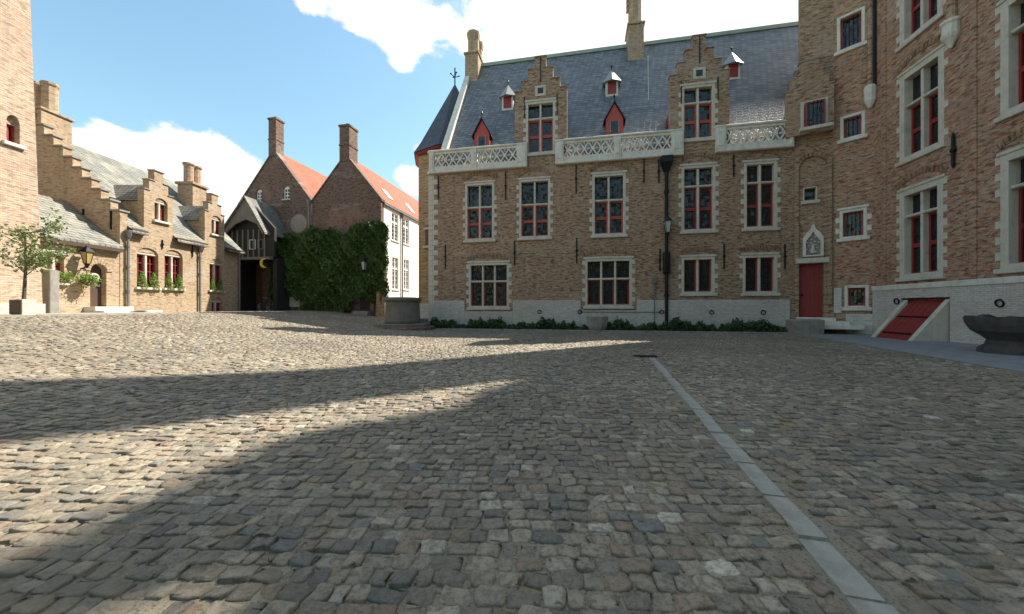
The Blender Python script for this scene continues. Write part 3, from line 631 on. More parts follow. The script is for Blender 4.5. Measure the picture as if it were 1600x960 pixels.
# rain pipe with hopper
sp = FF.s(1040.5); q = MB().tube((sp, -.13, 0.1), (sp, -.13, 8.6), .085, 10)
for zz in (1.8, 3.6, 5.4, 7.2): q.tube((sp, -.13, zz), (sp, -.13, zz+.14), .12, 10)
rp = q.build('rain_pipe', 'iron', pal, FF.M)
MB().cbox(sp-.28, sp+.28, -.4, -.01, 8.75, 9.1).add([(sp-.28, -.4, 8.75), (sp+.28, -.4, 8.75), (sp+.28, -.01, 8.75), (sp-.28, -.01, 8.75), (sp-.1, -.2, 8.3), (sp+.1, -.2, 8.3), (sp+.1, -.02, 8.3), (sp-.1, -.02, 8.3)], [(0,1,5,4),(1,2,6,5),(2,3,7,6),(3,0,4,7),(4,5,6,7)]).build('hopper', 'iron', rp, FF.M)
MB().cbox(sp-.16, sp+.16, -.3, -.01, 3.0, 4.1, .05).build('pipe_boot', 'iron', rp, FF.M)
for px in (843, 906, 1033, 1111, 1191):
    s_ = FF.s(px); MB().torus((s_, -.1, .98), (0, 1, .2), .1, .02, 14, 6).tube((s_, -.1, 1.09), (s_, 0, 1.09), .03, 6).build('tether_ring', 'iron', pal, FF.M)
MB().tube((FF.s(906), -.09, .98), (FF.s(1033), -.09, .98), .012, 5).build('tether_bar', 'iron', pal, FF.M)
sv = FF.s(1022); MB().tube((sv, -.08, .3), (sv, -.08, 2.6), .03, 6).cbox(sv-.1, sv+.1, -.15, -.02, 2.5, 2.75).build('vent_pipe', 'lead', pal, FF.M)
# corner turret behind the left end
tx, ty = FF.P(-.4, 5.6); WT = T(tx, ty); PH = R(34)
tur = MB().lathe([(2.8, -.2), (2.8, 12.0)], (0, 0, 0), 8, PH).build('turret', 'brick_yel', pal, WT)
MB().lathe([(2.87, 0), (2.87, 1.6)], (0, 0, -.1), 8, PH).build('turret_plinth', 'plinth', tur, WT)
MB().lathe([(2.85, 11.88), (3.05, 12.0), (3.05, 12.1)], (0, 0, 0), 8, PH).build('eaves_board', 'red', tur, WT)
MB().lathe([(3.15, 12.1), (2.6, 13.0), (.06, 17.9)], (0, 0, 0), 8, PH).build('spire', 'slate_dk', tur, WT)
q = MB().tube((0, 0, 17.8), (0, 0, 19.2), .05, 6)
for a in range(4): q.tube((0, 0, 18.5), (.3*math.cos(a*1.57+.5), .3*math.sin(a*1.57+.5), 18.65), .03, 5).lathe([(0, -.08), (.08, 0), (0, .08)], (.32*math.cos(a*1.57+.5), .32*math.sin(a*1.57+.5), 18.68), 6)
q.build('finial', 'iron', tur, WT)
FTW = Frame((tx+2.585*-.55+.83*-.1, ty+2.585*-.83+.55*.1), (.83, -.55))
tww = MB().box(-.28, .22, -.03, .05, 5.5, 6.6).build('window', 'reddark', tur, FTW.M)
MB().cbox(-.42, .36, -.16, .05, 5.33, 5.49).build('sill', 'stone', tww, FTW.M)
MB().cbox(-.42, .36, -.12, .05, 6.61, 6.75).build('lintel', 'stone', tww, FTW.M)
# ------------------------------------------------------------------ stair tower
tw = thing('stair_tower', 'tall brick stair tower with red door, between slate roof and right wing', 'building', FA.M)
TH = 34.0
ha = []
da, db = FA.s(1248), FA.s(1287); dz0 = FA.z(1267, 496); dz1 = FA.z(1267, 412)
ha.append(rect(da, db, dz0, dz1))
ha.append(window(tw, FA, FA.s(1257), FA.s(1275), FA.z(1266, 313), FA.z(1266, 294), 1, (), .05, quoins=False, red='none', bars=False))
TL = 21.0
outA = [(0, -.2), (sA, -.2), (sA, TL), (.17, TL), (.17, 10.6), (0, 10.6)]
wall('door_wall', 'brick', tw, FA, outA, ha, 0, .36)
dr = MB().box(da, db, .2, .26, dz0, dz1).build('door', 'red', tw, FA.M)
q = MB()
for i in range(1, 6): q.box(da+(db-da)*i/6-.008, da+(db-da)*i/6+.008, .188, .2, dz0, dz1)
q.build('door_joint', 'reddark', dr, FA.M)
MB().lathe([(.0, 0), (.05, .02), (.05, .05), (0, .07)], (0, 0, 0), 10).build('handle', 'iron', dr, FA.M @ Matrix.Translation((da+.15, .2, dz0+1.1)) @ Matrix.Rotation(R(90), 4, 'X'))
MB().cbox(da-.12, db+.2, -.16, .1, dz1+.003, dz1+.25, .03).build('door_lintel', 'stone', tw, FA.M)
for i in range(3):
    MB().cbox(da-.1-.22*i, db+.35+.4*i, -.45-.35*i, .1, dz0-.16*(i+1)-.03, dz0-.16*i-.004, .015).build('door_step', 'stone_white', tw, FA.M)
# carved niche with ogee head
na, nb = FA.s(1254), FA.s(1286); nz0, nz1 = FA.z(1270, 401), FA.z(1270, 372); nt_ = FA.z(1268, 352); nc = (na+nb)/2
og = [(na, nz0), (nb, nz0), (nb, nz1), (nb-.12, nz1+.22), (nc+.1, nz1+.42), (nc+.04, nt_), (nc-.04, nt_), (nc-.1, nz1+.42), (na+.12, nz1+.22), (na, nz1)]
og2 = [(nc+(x-nc)*.72, nz0+.06+(z-nz0)*.72) for x, z in og]
wall('niche_frame', 'stone_white', tw, FA, og, [og2], -.12, .118)
nr = MB().prism([(x, z) for x, z in og2], -.03, -.005).build('niche_relief', 'stone_grey', tw, FA.M)
q = MB()
for k in range(14):
    a = k*2.4; rr = .09+.02*k; q.lathe([(.0, -.05), (.055, -.02), (.055, .02), (0, .05)], (nc+rr*math.cos(a)*.9, -.05, nz0+.55+rr*math.sin(a)*1.3), 6)
q.tube((nc, -.06, nz0+.15), (nc, -.06, nz0+.6), .1, 8, .06).build('niche_carving', 'stone', nr, FA.M)
# shallow pilaster strips and blind arch above the door
for a in (FA.s(1244.5), FA.s(1296)): MB().cbox(a-.09, a+.09, -.1, .02, dz1-2.0 if a > 1 else 1.6, FA.z(1270, 250), .02).build('pilaster', 'brick', tw, FA.M)
ar = MB(); ac = (FA.s(1244.5)+FA.s(1296))/2; aw = (FA.s(1296)-FA.s(1244.5))/2; az = FA.z(1270, 262)
for i in range(12):
    t0, t1 = math.pi*i/12+.02, math.pi*(i+1)/12-.02
    ar.prism([(ac+(aw-.1)*math.cos(t0), az+(aw-.1)*math.sin(t0)), (ac+(aw+.1)*math.cos(t0), az+(aw+.1)*math.sin(t0)), (ac+(aw+.1)*math.cos(t1), az+(aw+.1)*math.sin(t1)), (ac+(aw-.1)*math.cos(t1), az+(aw-.1)*math.sin(t1))], -.09, .02)
ar.build('blind_arch', 'brick_arch', tw, FA.M)
# little stepped gable with window above the door
gl, gr = FA.s(1226, ), FA.s(1300); gz = FA.z(1268, 212); gw = window(tw, FA, FA.s(1254), FA.s(1285), FA.z(1270, 204), FA.z(1270, 166), 1, (), .14, red='all', quoins=False)
gtops = [FA.z(1232, 150), FA.z(1240, 132), FA.z(1248, 117), FA.z(1268, 100)]
gw2 = [(x, z) for x, z in gw]
wall('stepped_gable', 'brick', tw, Frame(FA.P(0, -.34), FA.d), steps_outline(gl, gr, gz, gtops, .75), [gw2], 0, .335)
for o_ in [o for o in COL.objects if o.parent == tw and o.name.startswith('window')][-1:]:
    for c_ in [o_]+list(o_.children): c_.matrix_basis = FA.M @ Matrix.Translation((0, -.36, 0)); WM[c_.name] = c_.matrix_basis.copy()
step_caps(tw, Frame(FA.P(0, -.34), FA.d), gl, gr, gtops, .75, 'stone_grey', -.03, .33)
hb = []
for a, b, t, bo in ((1313, 1346, 23, 72), (1318, 1346, 182, 213), (1317, 1349, 331, 369), (1325, 1352, 450, 478)):
    c = (a+b)/2; hb.append(window(tw, FB, FB.s(a), FB.s(b), FB.z(c, bo), FB.z(c, t), 1, (), .12, stone='stone_white', red='all', rail=False, quoins=t > 300 and t < 400, casem='red'))
wall('window_wall', 'brick_wing', tw, FB, rect(0, sB, -.2, TL), hb, 0, .36)
MB().cbox(.42, sB, -.07, .02, -.2, FB.z(1330, 482)-.25, .02).cbox(FB.s(1303), FB.s(1316), -.068, .02, FB.z(1330, 482)-.24, FB.z(1310, 450), .02).build('plinth', 'plinth', tw, FB.M)
# the other faces of the tower
c0 = Vector(FA.P(0)); c1 = Vector(FA.P(sA)); c2 = Vector(FB.P(sB)); c3 = c2+Vector((.55, .95)); c4_ = c3+Vector((.2, 1.5)); c5 = c0+Vector((2.4, 2.6))
pts = [c0+FA.n*.37+FA.d*.32, c1+(FA.n+FB.n)*.2, c2+FB.n*.37, c3, c4_, c5]
n = len(pts); MB().add([(p.x, p.y, -.2) for p in pts]+[(p.x, p.y, TL-.05) for p in pts], [tuple(range(n)), tuple(range(n, 2*n))]+[(i, (i+1) % n, (i+1) % n+n, i+n) for i in range(n)]).build('rear_wall', 'brick_wing', tw)
an = c0+FA.n*1.5; up = [an+(p-an)*.86 for p in pts]; cc = sum(up, Vector((0, 0)))/n  # unseen upper stage, narrowed to thin the tower's shadow on the court
MB().add([(p.x, p.y, TL-.1) for p in [c0+FA.d*.17, c1, c2, c3, c4_, c5]]+[(p.x, p.y, TL+1.2) for p in up], [tuple(range(n))]+[(i, (i+1) % n, (i+1) % n+n, i+n) for i in range(n)]).build('stage_roof', 'slate_dk', tw)
MB().add([(p.x, p.y, TL+1.0) for p in up]+[(p.x, p.y, TH) for p in up], [tuple(range(n)), tuple(range(n, 2*n))]+[(i, (i+1) % n, (i+1) % n+n, i+n) for i in range(n)]).build('upper_stage', 'brick_wing', tw)
MB().add([((p-cc).x*1.08+cc.x, (p-cc).y*1.08+cc.y, TH) for p in up]+[(cc.x, cc.y, TH+6)], [tuple(range(n))]+[(i, (i+1) % n, n) for i in range(n)]).build('tower_roof', 'slate_dk', tw)
# corner shafts with pipe and corbel between tower and wing
q = MB().tube((sB-.12, -.09, FB.z(1360, 140)), (sB-.12, -.09, TL-.3), .1, 10)
q.build('corner_shaft', 'brick_wing', tw, FB.M)
MB().lathe([(.06, 0), (.2, .3), (.22, .9), (.16, 1.0)], (sB-.12, -.09, FB.z(1360, 170)), 10).build('corbel', 'stone_white', tw, FB.M)
MB().tube((sB+.02, -.14, FB.z(1366, 140)), (sB+.02, -.14, TL-.3), .06, 8).build('rain_pipe', 'iron', tw, FB.M)
# ------------------------------------------------------------------ palace wing
wg = thing('palace_wing', 'reddish brick palace wing with tall white stone cross windows and cellar hatch', 'building', FW.M)
WL = 16.0; WE = 18.5
hw_ = []
def wwin(a, b, pt, pbm, ptr, ref):
    return window(wg, FW, FW.s(a), FW.s(b), FW.z(ref, pbm), FW.z(ref, pt), 2, (FW.z(ref, ptr),), .22, stone='stone', bars=False, archh=.3, dep=.26)
h1 = wwin(1413, 1464.5, 290, 424, 325, 1464.5); h2 = wwin(1413, 1466, 88, 222, 135, 1466)
s0, s1 = FW.s(1413), FW.s(1464.5); sp_ = FW.s(1576)-s0
zt = [(h1, FW.z(1464.5, 424), FW.z(1464.5, 290), FW.z(1464.5, 325)), (h2, FW.z(1466, 222), FW.z(1466, 88), FW.z(1466, 135))]
dzf = zt[1][1]-zt[0][1]
hw_ += [h1, h2]
for k in range(0, 3):
    for fl in range(3):
        if k == 0 and fl < 2: continue
        a = s0+sp_*k
        if a+1.8 > WL: continue
        base = zt[0][1]+dzf*fl; hw_.append(window(wg, FW, a, a+s1-s0, base, base+zt[0][2]-zt[0][1], 2, (base+(zt[0][3]-zt[0][1]),), .22, stone='stone', bars=k == 1 and fl == 0, archh=.3, dep=.26))
WP = 2.12
hs0, hs1, hzt = 1.7, 3.2, 1.55
wall('court_wall', 'brick_wing', wg, FW, rect(0, WL, -.2, WE), hw_+[rect(hs0-.25, hs1+.25, .0, hzt+.05)], 0, .36)
plinth_runs(FW, 0, WL, WP, [(hs0-.25, hs1+.25, 0)], .08, 'plinth', 'plinth', wg)
MB().cbox(hs0-.25, hs1+.25, -.08, .02, hzt+.05, WP, .02).build('plinth', 'plinth', wg, FW.M)
MB().cbox(0, WL, -.12, -.082, WP-.16, WP+.05, .02).build('plinth_moulding', 'stone_white', wg, FW.M)
for fl in (1, 2):
    zz = zt[0][1]+dzf*fl-.02
hatch = MB().add([(hs0, -1.1, .02), (hs1, -1.1, .02), (hs1, .1, hzt-.05), (hs0, .1, hzt-.05), (hs0, -1.03, -.02), (hs1, -1.03, -.02), (hs1, .17, hzt-.1), (hs0, .17, hzt-.1)], [(0,1,2,3),(4,5,6,7),(0,1,5,4),(1,2,6,5),(2,3,7,6),(3,0,4,7)]).build('cellar_hatch', 'red', wg, FW.M)
for a in (hs0-.2, hs1+.005):
    MB().prism([(0, 0), (1.16, 0), (0.0, hzt-.02)], 0, .19).build('hatch_cheek', 'stone', hatch, FW.M @ Matrix.Translation((a+.195, -.0, 0)) @ Matrix.Rotation(R(-90), 4, 'Z') @ Matrix.Translation((0, -.19, 0)))
sl_ = math.atan2(hzt-.07, 1.2)
for zz, st in ((.22, .12), (.85, .12)):
    for a in (hs0+.12, hs1-.75):
        y_ = -1.1+1.2*zz/(hzt-.07); MB().cbox(a, a+.63, -.012, .012, -.03, .03, .004).build('hatch_hinge', 'iron', hatch, FW.M @ Matrix.Translation((0, y_-.02, zz+.03)))
for f in (1, 2, 3, 4, 5): MB().box(hs0+(hs1-hs0)*f/6-.007, hs0+(hs1-hs0)*f/6+.007, -.01, 1.85, -.004, .006).build('hatch_joint', 'reddark', hatch, FW.M @ Matrix.Translation((0, -1.1, .02)) @ Matrix.Rotation(sl_, 4, 'X'))
for px, py in ((1406, 471), (1569, 474)):
    s_, z_ = FW.at(px, py); MB().torus((s_, -.12, z_), (0, 1, .15), .11, .025, 14, 6).tube((s_, -.1, z_+.11), (s_, 0, z_+.11), .03, 6).build('tether_ring', 'iron', wg, FW.M)
s_, z_ = FW.at(1493, 235); MB().lathe([(.02, -.62), (.05, -.5), (.05, -.1), (.09, 0), (.05, .1), (.05, .5), (.02, .62)], (s_, -.07, z_), 8).build('wall_anchor', 'iron', wg, FW.M)
# corbel with stump pipe, left edge strip
s_, z_ = FW.at(1492, 55)
co = MB().lathe([(.04, -.45), (.1, -.3), (.22, -.1), (.25, .02), (.22, .06), (.22, .36), (.27, .42), (.27, .5)], (s_, -.12, z_), 10).build('corbel', 'stone_white', wg, FW.M)
MB().lathe([(.13, .5), (.13, 6)], (s_, -.1, z_), 10).build('corbel_shaft', 'brick_wing', co, FW.M)
for a in (.55, FW.s(1522)):
    MB().cbox(a-.11, a+.11, -.07, .02, WP+.06, WE, .03).build('brick_strip', 'brick_wing', wg, FW.M)
# roof of the wing; ridge and end, out of view, shaped for the court shadow
wr = 4.4; wz = 30.6
MB().add([(-4.4, .4, WE), (WL, -.3, WE), (WL, wr, wz), (-4.4, wr, wz), (-4.4, 2*wr+.3, WE), (WL, 2*wr+.3, WE)], [(0, 1, 2, 3), (3, 2, 5, 4), (0, 3, 4), (1, 5, 2), (0, 4, 5, 1)]).build('roof', 'slate', wg, FW.M)
MB().box(0.4, WL, .37, 2*wr, -.2, WE-.01).build('inner_block', 'brick_wing', wg, FW.M)
wch = MB().cbox(-3.25, -1.1, wr-.4, wr+.4, wz-2.0, wz+1.5).build('chimney', 'brick_yel', wg, FW.M)  # out-of-view stack and flue added to shape the shadow edge on the court
q = MB(); shaft(q, -1.35, wr, wz+1.5, wz+3.2, .25); q.build('chimney_shaft', 'brick_yel', wch, FW.M)
# ------------------------------------------------------------------ cottage with lean-to
GZ = .95
co_ = thing('cottage', 'sunlit low brick cottage with stepped gables and lichened slate roof', 'building', FC.M @ Matrix.Translation((17.5, 0, GZ)))
Y1, Y2 = FC.s(187.5), FC.s(374); CE = 5.35
def cz(px, py): return FC.z(px, py)
hc = []
def cwin(a, b, t, bo, rise, nm='reddark'):
    s0, s1, z0, z1 = FC.s(a), FC.s(b), cz((a+b)/2, bo), cz((a+b)/2, t)
    w_ = MB().cbox((s0+s1)/2-.06, (s0+s1)/2+.06, .1, .24, z0, z1, .02).cbox(s0, s1, .08, .24, z1, z1+.12, .02).build('window', 'stone', co_, FC.M)
    for x0, x1 in ((s0, (s0+s1)/2-.06), ((s0+s1)/2+.06, s1)):
        MB().box(x0, x1, .28, .3, z0, z1).build('pane', 'glass', w_, FC.M)
        t_ = .06; q = MB().box(x0, x0+t_, .2, .275, z0, z1).box(x1-t_, x1, .2, .275, z0, z1).box(x0+t_, x1-t_, .2, .275, z0, z0+t_).box(x0+t_, x1-t_, .2, .275, z1-t_, z1).box((x0+x1)/2-.02, (x0+x1)/2+.02, .21, .275, z0+t_, z1-t_)
        for k in (1, 2, 3): q.box(x0+t_, x1-t_, .212, .274, z0+(z1-z0)*k/4-.018, z0+(z1-z0)*k/4+.018)
        q.build('casement', 'red', w_, FC.M)
    MB().prism(arch(s0, s1, z1+.12, z1+.125, rise-.13), .06, .28).build('arch_infill', 'brick_cot', w_, FC.M)
    MB().cbox(s0-.1, s1+.1, -.12, .25, z0-.12, z0-.002, .02).build('sill', 'stone_white', w_, FC.M)
    return arch(s0, s1, z0, z1, rise), (s0, s1, z0)
SILLS = []
for a in ((214, 247.5, 399, 449.5, .38), (257, 285.5, 401.5, 451, .38), (327.5, 348, 414, 454, .36), (331, 347.5, 473, 488.5, .35)):
    h_, s_ = cwin(*a); hc.append(h_); SILLS.append(s_)
CG = []
for l, r_, tps, win in ((225, 270, ((231, 297), (239, 283), (247, 269)), (241.5, 262, 319, 346)), (320, 350.5, ((324, 330), (331, 318), (337.5, 306)), (330.5, 346, 345, 367))):
    sl, sr = FC.s(l), FC.s(r_); tops = [FC.z(*p) for p in tps]; CG.append((sl, sr, tops)); h_, s_ = cwin(*win, .3); hc.append(h_)
out = [(Y1+.345, .5), (Y2, .5), (Y2, CE)]
for sl, sr, tops in reversed(CG): out += steps_outline(sl, sr, CE, tops, .5)[::-1]
out += [(Y1+.345, CE)]
wall('front_wall', 'brick_cot', co_, FC, out, hc, 0, .34)
CRX, CRZ = 4.6, 10.0     # ridge: distance behind the front, height
FG = Frame((-19, Y1), (1, 0))      # gable end seen from the court: local x runs right, starts left of the corner
gst = [(-.0, CE)]
pts_g = [(0, .5), (0, CE+.55)]
x_ = 0; z_ = CE+.55
for i in range(10):
    pts_g += [(x_-.46, z_)]; x_ -= .46
    if i < 9: z_ += .52; pts_g += [(x_, z_)]
while x_ > -9.2 and z_ > CE: pts_g += [(x_-.46, z_)]; x_ -= .46; z_ -= .52; pts_g += [(x_, z_)]
pts_g += [(x_, .5)]
wall('gable_wall', 'brick_cot', co_, FG, pts_g[::-1], [], 0, .34)
x_ = 0; z_ = CE+.55
for i in range(10):
    MB().cbox(x_-.5, x_+.06, -.08, .4, z_+.002, z_+.08).build('coping_stone', 'stone_grey', co_, FG.M); x_ -= .46; z_ += .52
for px in (131, 174): MB().cbox(FG.s(px)-.03, FG.s(px)+.03, -.06, .02, 5.0, 6.0).build('wall_anchor', 'iron', co_, FG.M)
# roof in pieces round the dormers: one slope, dormers stand in front of it
def cslope(y): return CE-.05+(y)/CRX*(CRZ-CE)
rf = MB().add([(Y1+.34, -.25, cslope(-.25)), (Y2+.2, -.25, cslope(-.25)), (Y2+.2, CRX, CRZ), (Y1+.34, CRX, CRZ), (Y1+.34, 2*CRX, CE), (Y2+.2, 2*CRX, CE)], [(0, 1, 2, 3), (3, 2, 5, 4)])
# cut the eaves overhang where the dormer fronts stand
rf = MB(); segs = []; prev = Y1+.34
for sl, sr, tops in CG: segs.append((prev, sl-.02)); prev = sr+.02
segs.append((prev, Y2+.2))
for a, b in segs: rf.add([(a, -.28, cslope(-.28)), (b, -.28, cslope(-.28)), (b, .36, cslope(.36)), (a, .36, cslope(.36)), (a, -.28, cslope(-.28)-.1), (b, -.28, cslope(-.28)-.1), (b, .36, cslope(.36)-.1), (a, .36, cslope(.36)-.1)], [(0,1,2,3),(4,5,6,7),(0,1,5,4),(1,2,6,5),(3,0,4,7)])
rf.add([(Y1+.34, .36, cslope(.36)), (Y2+.2, .36, cslope(.36)), (Y2+.2, CRX, CRZ), (Y1+.34, CRX, CRZ), (Y1+.34, 2*CRX, CE), (Y2+.2, 2*CRX, CE)], [(0, 1, 2, 3), (3, 2, 5, 4), (1, 5, 2), (0, 3, 4)])
rf.build('roof', 'slate_old', co_, FC.M)
for a, b in segs: MB().box(a, b, -.25, .0, CE-.42, CE-.2).build('eaves_board', 'wood', co_, FC.M)
MB().box(Y2-.02, Y2+.1, .34, 9, .5, CE).build('rear_gable', 'brick_cot', co_, FC.M)
for sl, sr, tops in CG:
    step_caps(co_, FC, sl, sr, tops, .5, 'stone_grey', -.05, .36, .06)
    c = (sl+sr)/2; hw = (sr-sl)/2-.1; ze, zr = tops[0]-.5, tops[1]-.1
    MB().add([(c-hw-.1, .35, ze-.1), (c+hw+.1, .35, ze-.1), (c, .35, zr), (c-hw-.1, 3.2, ze-.1), (c+hw+.1, 3.2, ze-.1), (c, 3.2, zr)], [(0, 1, 2), (5, 4, 3), (0, 2, 5, 3), (1, 4, 5, 2), (0, 3, 4, 1)]).build('dormer_roof', 'slate_old', co_, FC.M)
    for xa in (c-hw, c+hw-.15): MB().box(xa, xa+.15, .35, 2, CE-.2, ze-.05).build('dormer_cheek', 'brick_cot', co_, FC.M)
for px, hop in ((197, 1), (310, 1), (372, 0)):
    s_ = FC.s(px); q = MB().tube((s_, -.1, GZ-.02), (s_, -.1, CE-.5), .055, 8)
    for zz in (2.0, 3.2, 4.2): q.tube((s_, -.1, zz), (s_, -.1, zz+.1), .075, 8)
    rp = q.build('rain_pipe', 'lead', co_, FC.M)
    MB().lathe([(.055, -.25), (.12, -.05), (.15, .08), (.15, .13)], (s_, -.14, CE-.45), 8).build('hopper', 'lead', rp, FC.M)
for px, a, b in ((253, 375, 389), (300, 384, 402)): anchor(co_, FC, px, a, b)
# chimney with two round shafts
s_, y_ = 25.0-.6, 2.6
ch = MB().cbox(s_-.55, s_+.55, y_-.5, y_+.5, cslope(y_)-1, cslope(y_)+1.45).cbox(s_-.65, s_+.65, y_-.6, y_+.6, cslope(y_)+1.45, cslope(y_)+1.6).build('chimney', 'brick_cot', co_, FC.M)
for k in (-.28, .28): MB().lathe([(.3, 0), (.27, .1), (.27, 1.1), (.33, 1.2), (.33, 1.3)], (s_+k, y_, cslope(y_)+1.6), 12).build('chimney_shaft', 'brick_cot', ch, FC.M)
# chimney near the gable end
s_, y_ = 17.9, 4.6; ch = MB().cbox(s_-.35, s_+.9, y_-.7, y_+.7, CRZ-2, CRZ+.9).cbox(s_-.42, s_+.97, y_-.77, y_+.77, CRZ+.9, CRZ+1.0).build('chimney', 'brick_cot', co_, FC.M)
for k in (-.3, .35): MB().lathe([(.32, 0), (.28, .1), (.28, 1.3), (.33, 1.4), (.33, 1.5)], (s_+.3, y_+k, CRZ+1.0), 8).build('chimney_shaft', 'brick_cot', ch, FC.M)
# lean-to with the arched door
E0 = 13.9; EE = 4.25
d0, d1 = FC.s(141.5), FC.s(167); dzt = cz(155, 424); dz0 = cz(155, 479.5)
w0, w1 = FC.s(74), FC.s(101); wz0, wz1 = cz(90, 441), cz(90, 398)
w_ = MB().cbox((w0+w1)/2-.06, (w0+w1)/2+.06, .1, .24, wz0, wz1, .02).cbox(w0-.15, w1+.15, -.01, .24, wz1, wz1+.16, .02).build('window', 'stone', co_, FC.M)
for x0, x1 in ((w0, (w0+w1)/2-.06), ((w0+w1)/2+.06, w1)):
    MB().box(x0, x1, .28, .3, wz0, wz1).build('pane', 'glass', w_, FC.M)
    q = MB().box(x0, x0+.08, .2, .275, wz0, wz1).box(x1-.08, x1, .2, .275, wz0, wz1).box(x0+.08, x1-.08, .2, .275, (wz0+wz1)/2-.04, (wz0+wz1)/2+.04); q.build('casement', 'red', w_, FC.M)
MB().cbox(w0-.1, w1+.1, -.12, .25, wz0-.12, wz0-.002, .02).build('sill', 'stone_white', w_, FC.M)
wall('lean_to_wall', 'brick_cot', co_, FC, rect(E0, Y1-.002, .5, EE), [arch(d0, d1, dz0, dzt, .33), rect(w0, w1, wz0, wz1+.16)], 0.02, .34)
dr = MB().prism(arch(d0, d1, dz0, dzt, .33), .26, .32).build('arched_door', 'wood', co_, FC.M)
MB().tube((d1-.15, .2, dz0+.95), (d1-.15, .26, dz0+.95), .03, 8).build('handle', 'chrome', dr, FC.M)
q = MB(); dc = (d0+d1)/2; rr = (d1-d0)/2
for i in range(11):
    t0, t1 = math.pi*i/11+.02, math.pi*(i+1)/11-.02; a1, a2 = rr+.01, rr+.24
    q.prism([(dc+a1*math.cos(t0), dzt+.34*a1/rr*math.sin(t0)), (dc+a2*math.cos(t0), dzt+(.34+.24)*math.sin(t0)), (dc+a2*math.cos(t1), dzt+(.34+.24)*math.sin(t1)), (dc+a1*math.cos(t1), dzt+.34*a1/rr*math.sin(t1))], -.02, .06)
q.build('door_arch', 'brick_cot', co_, FC.M)
MB().cbox(d0-.25, d1+.75, -.5, .3, GZ-.1, dz0-.003, .02).cbox(d0-.25, d1+1.8, -.9, -.501, GZ-.1, dz0-.18, .02).build('door_step', 'stone_white', co_, FC.M)
MB().add([(E0-.2, -.2, EE-.12), (Y1-.004, -.2, EE-.12), (Y1-.004, 2.6, EE+2.15), (E0-.2, 2.6, EE+2.15), (E0-.2, -.2, EE-.2), (Y1-.004, -.2, EE-.2), (Y1-.004, 2.6, EE+2.05), (E0-.2, 2.6, EE+2.05)], [(0,1,2,3),(4,5,6,7),(0,1,5,4),(1,2,6,5),(2,3,7,6),(3,0,4,7)]).build('lean_to_roof', 'slate_old', co_, FC.M)
MB().box(E0-.2, Y1-.004, -.21, .0, EE-.36, EE-.21).build('eaves_board', 'wood', co_, FC.M)
MB().box(E0-.1, Y1-.01, 2.4, 2.6, .5, EE+2.04).build('lean_to_rear_wall', 'brick_cot', co_, FC.M)
# ------------------------------------------------------------------ brick tower at the left edge
bt = thing('brick_tower', 'pale pinkish brick tower with small arched window and white plinth', 'tower', FT.M @ Matrix.Translation((12, 0, GZ)))
te = FT.s(68); tb = .48     # batter: the corner leans in towards the top
a, b = FT.s(10), FT.s(31); az0, az1 = FT.z(20, 224), FT.z(20, 192)
hole = arch(a, b, az0, az1, .28)
wall('court_wall', 'brick_tow', bt, FT, [(6.5, .5), (te, .5), (te-tb, 16), (6.5, 16)], [hole], 0, .4)
w_ = MB().prism(arch(a, b, az1-.05, az1, .28), .15, .2).build('window', 'brick_tow', bt, FT.M)
MB().box(a, b, .3, .33, az0, az1).build('pane', 'glass2', w_, FT.M)
MB().box(a, a+.07, .22, .29, az0, az1).box(b-.07, b, .22, .29, az0, az1).box((a+b)/2-.04, (a+b)/2+.04, .22, .29, az0, az1).box(a, b, .221, .291, az1-.1, az1).build('casement', 'red', w_, FT.M)
MB().cbox(a-.12, b+.12, -.1, .2, az0-.13, az0-.003).build('sill', 'stone_white', w_, FT.M)
MB().add([(te-.001, .4, .5), (te-tb, .4, 16), (te-tb, 6, 16), (te-.001, 6, .5), (te-.3, .4, .5), (te-tb-.3, .4, 16), (te-tb-.3, 6, 16), (te-.3, 6, .5)], [(0,1,2,3),(4,5,6,7),(0,1,5,4),(1,2,6,5),(2,3,7,6),(3,0,4,7)]).build('side_wall', 'brick_tow', bt, FT.M)
MB().cbox(6.5, te+.03, -.06, .02, .5, GZ+.42, .02).build('plinth', 'plinth', bt, FT.M)
MB().box(6.3, te, -.3, 6, 16, 16.4).build('tower_cornice', 'stone', bt, FT.M)
# ------------------------------------------------------------------ gabled houses behind
def house(label, pl, pr, papex, yapex, yeave_l, yeave_r, depth, off, chim, name='gabled_house'):
    F = Frame(FI.P(0, off), FI.d); sl, sr = F.s(pl), F.s(pr); sa, za = F.at(papex, yapex); zl, zr = F.z(pl, yeave_l), F.z(pr, yeave_r)
    return F, sl, sr, sa, za, zl, zr
F1 = Frame(FI.P(0, .6), FI.d); F2 = Frame(FI.P(0, 0), FI.d)
h1 = thing('gabled_house', 'old red brick gable house with two small arched white windows', 'house', F1.M @ Matrix.Translation((3, 0, .9)))
sv_ = F1.s(487); sa, za = F1.at(428, 236); sl = sa-(sv_-sa); zv = F1.z(487, 316)
def smallwin(par, F, a, b, t, bo):
    s0, s1, z0, z1 = F.s(a), F.s(b), F.z((a+b)/2, bo), F.z((a+b)/2, t)
    w_ = MB().box(s0, s0+.07, .08, .16, z0, z1).box(s1-.07, s1, .08, .16, z0, z1).box((s0+s1)/2-.03, (s0+s1)/2+.03, .08, .16, z0, z1)
    for k in (0, 1, 2, 3): w_.box(s0, s1, .085, .155, z0+(z1-z0)*k/3-.03, z0+(z1-z0)*k/3+.03)
    w_.prism(arch(s0, s1, z1, z1+.01, .2), .09, .15)
    wo_ = w_.build('window', 'whitewood', par, F.M); MB().box(s0, s1, .17, .19, z0, z1).build('pane', 'glass2', wo_, F.M)
    MB().cbox(s0-.12, s1+.12, -.1, .1, z0-.13, z0-.01).build('sill', 'stone', wo_, F.M)
    return arch(s0, s1, z0, z1, .22)
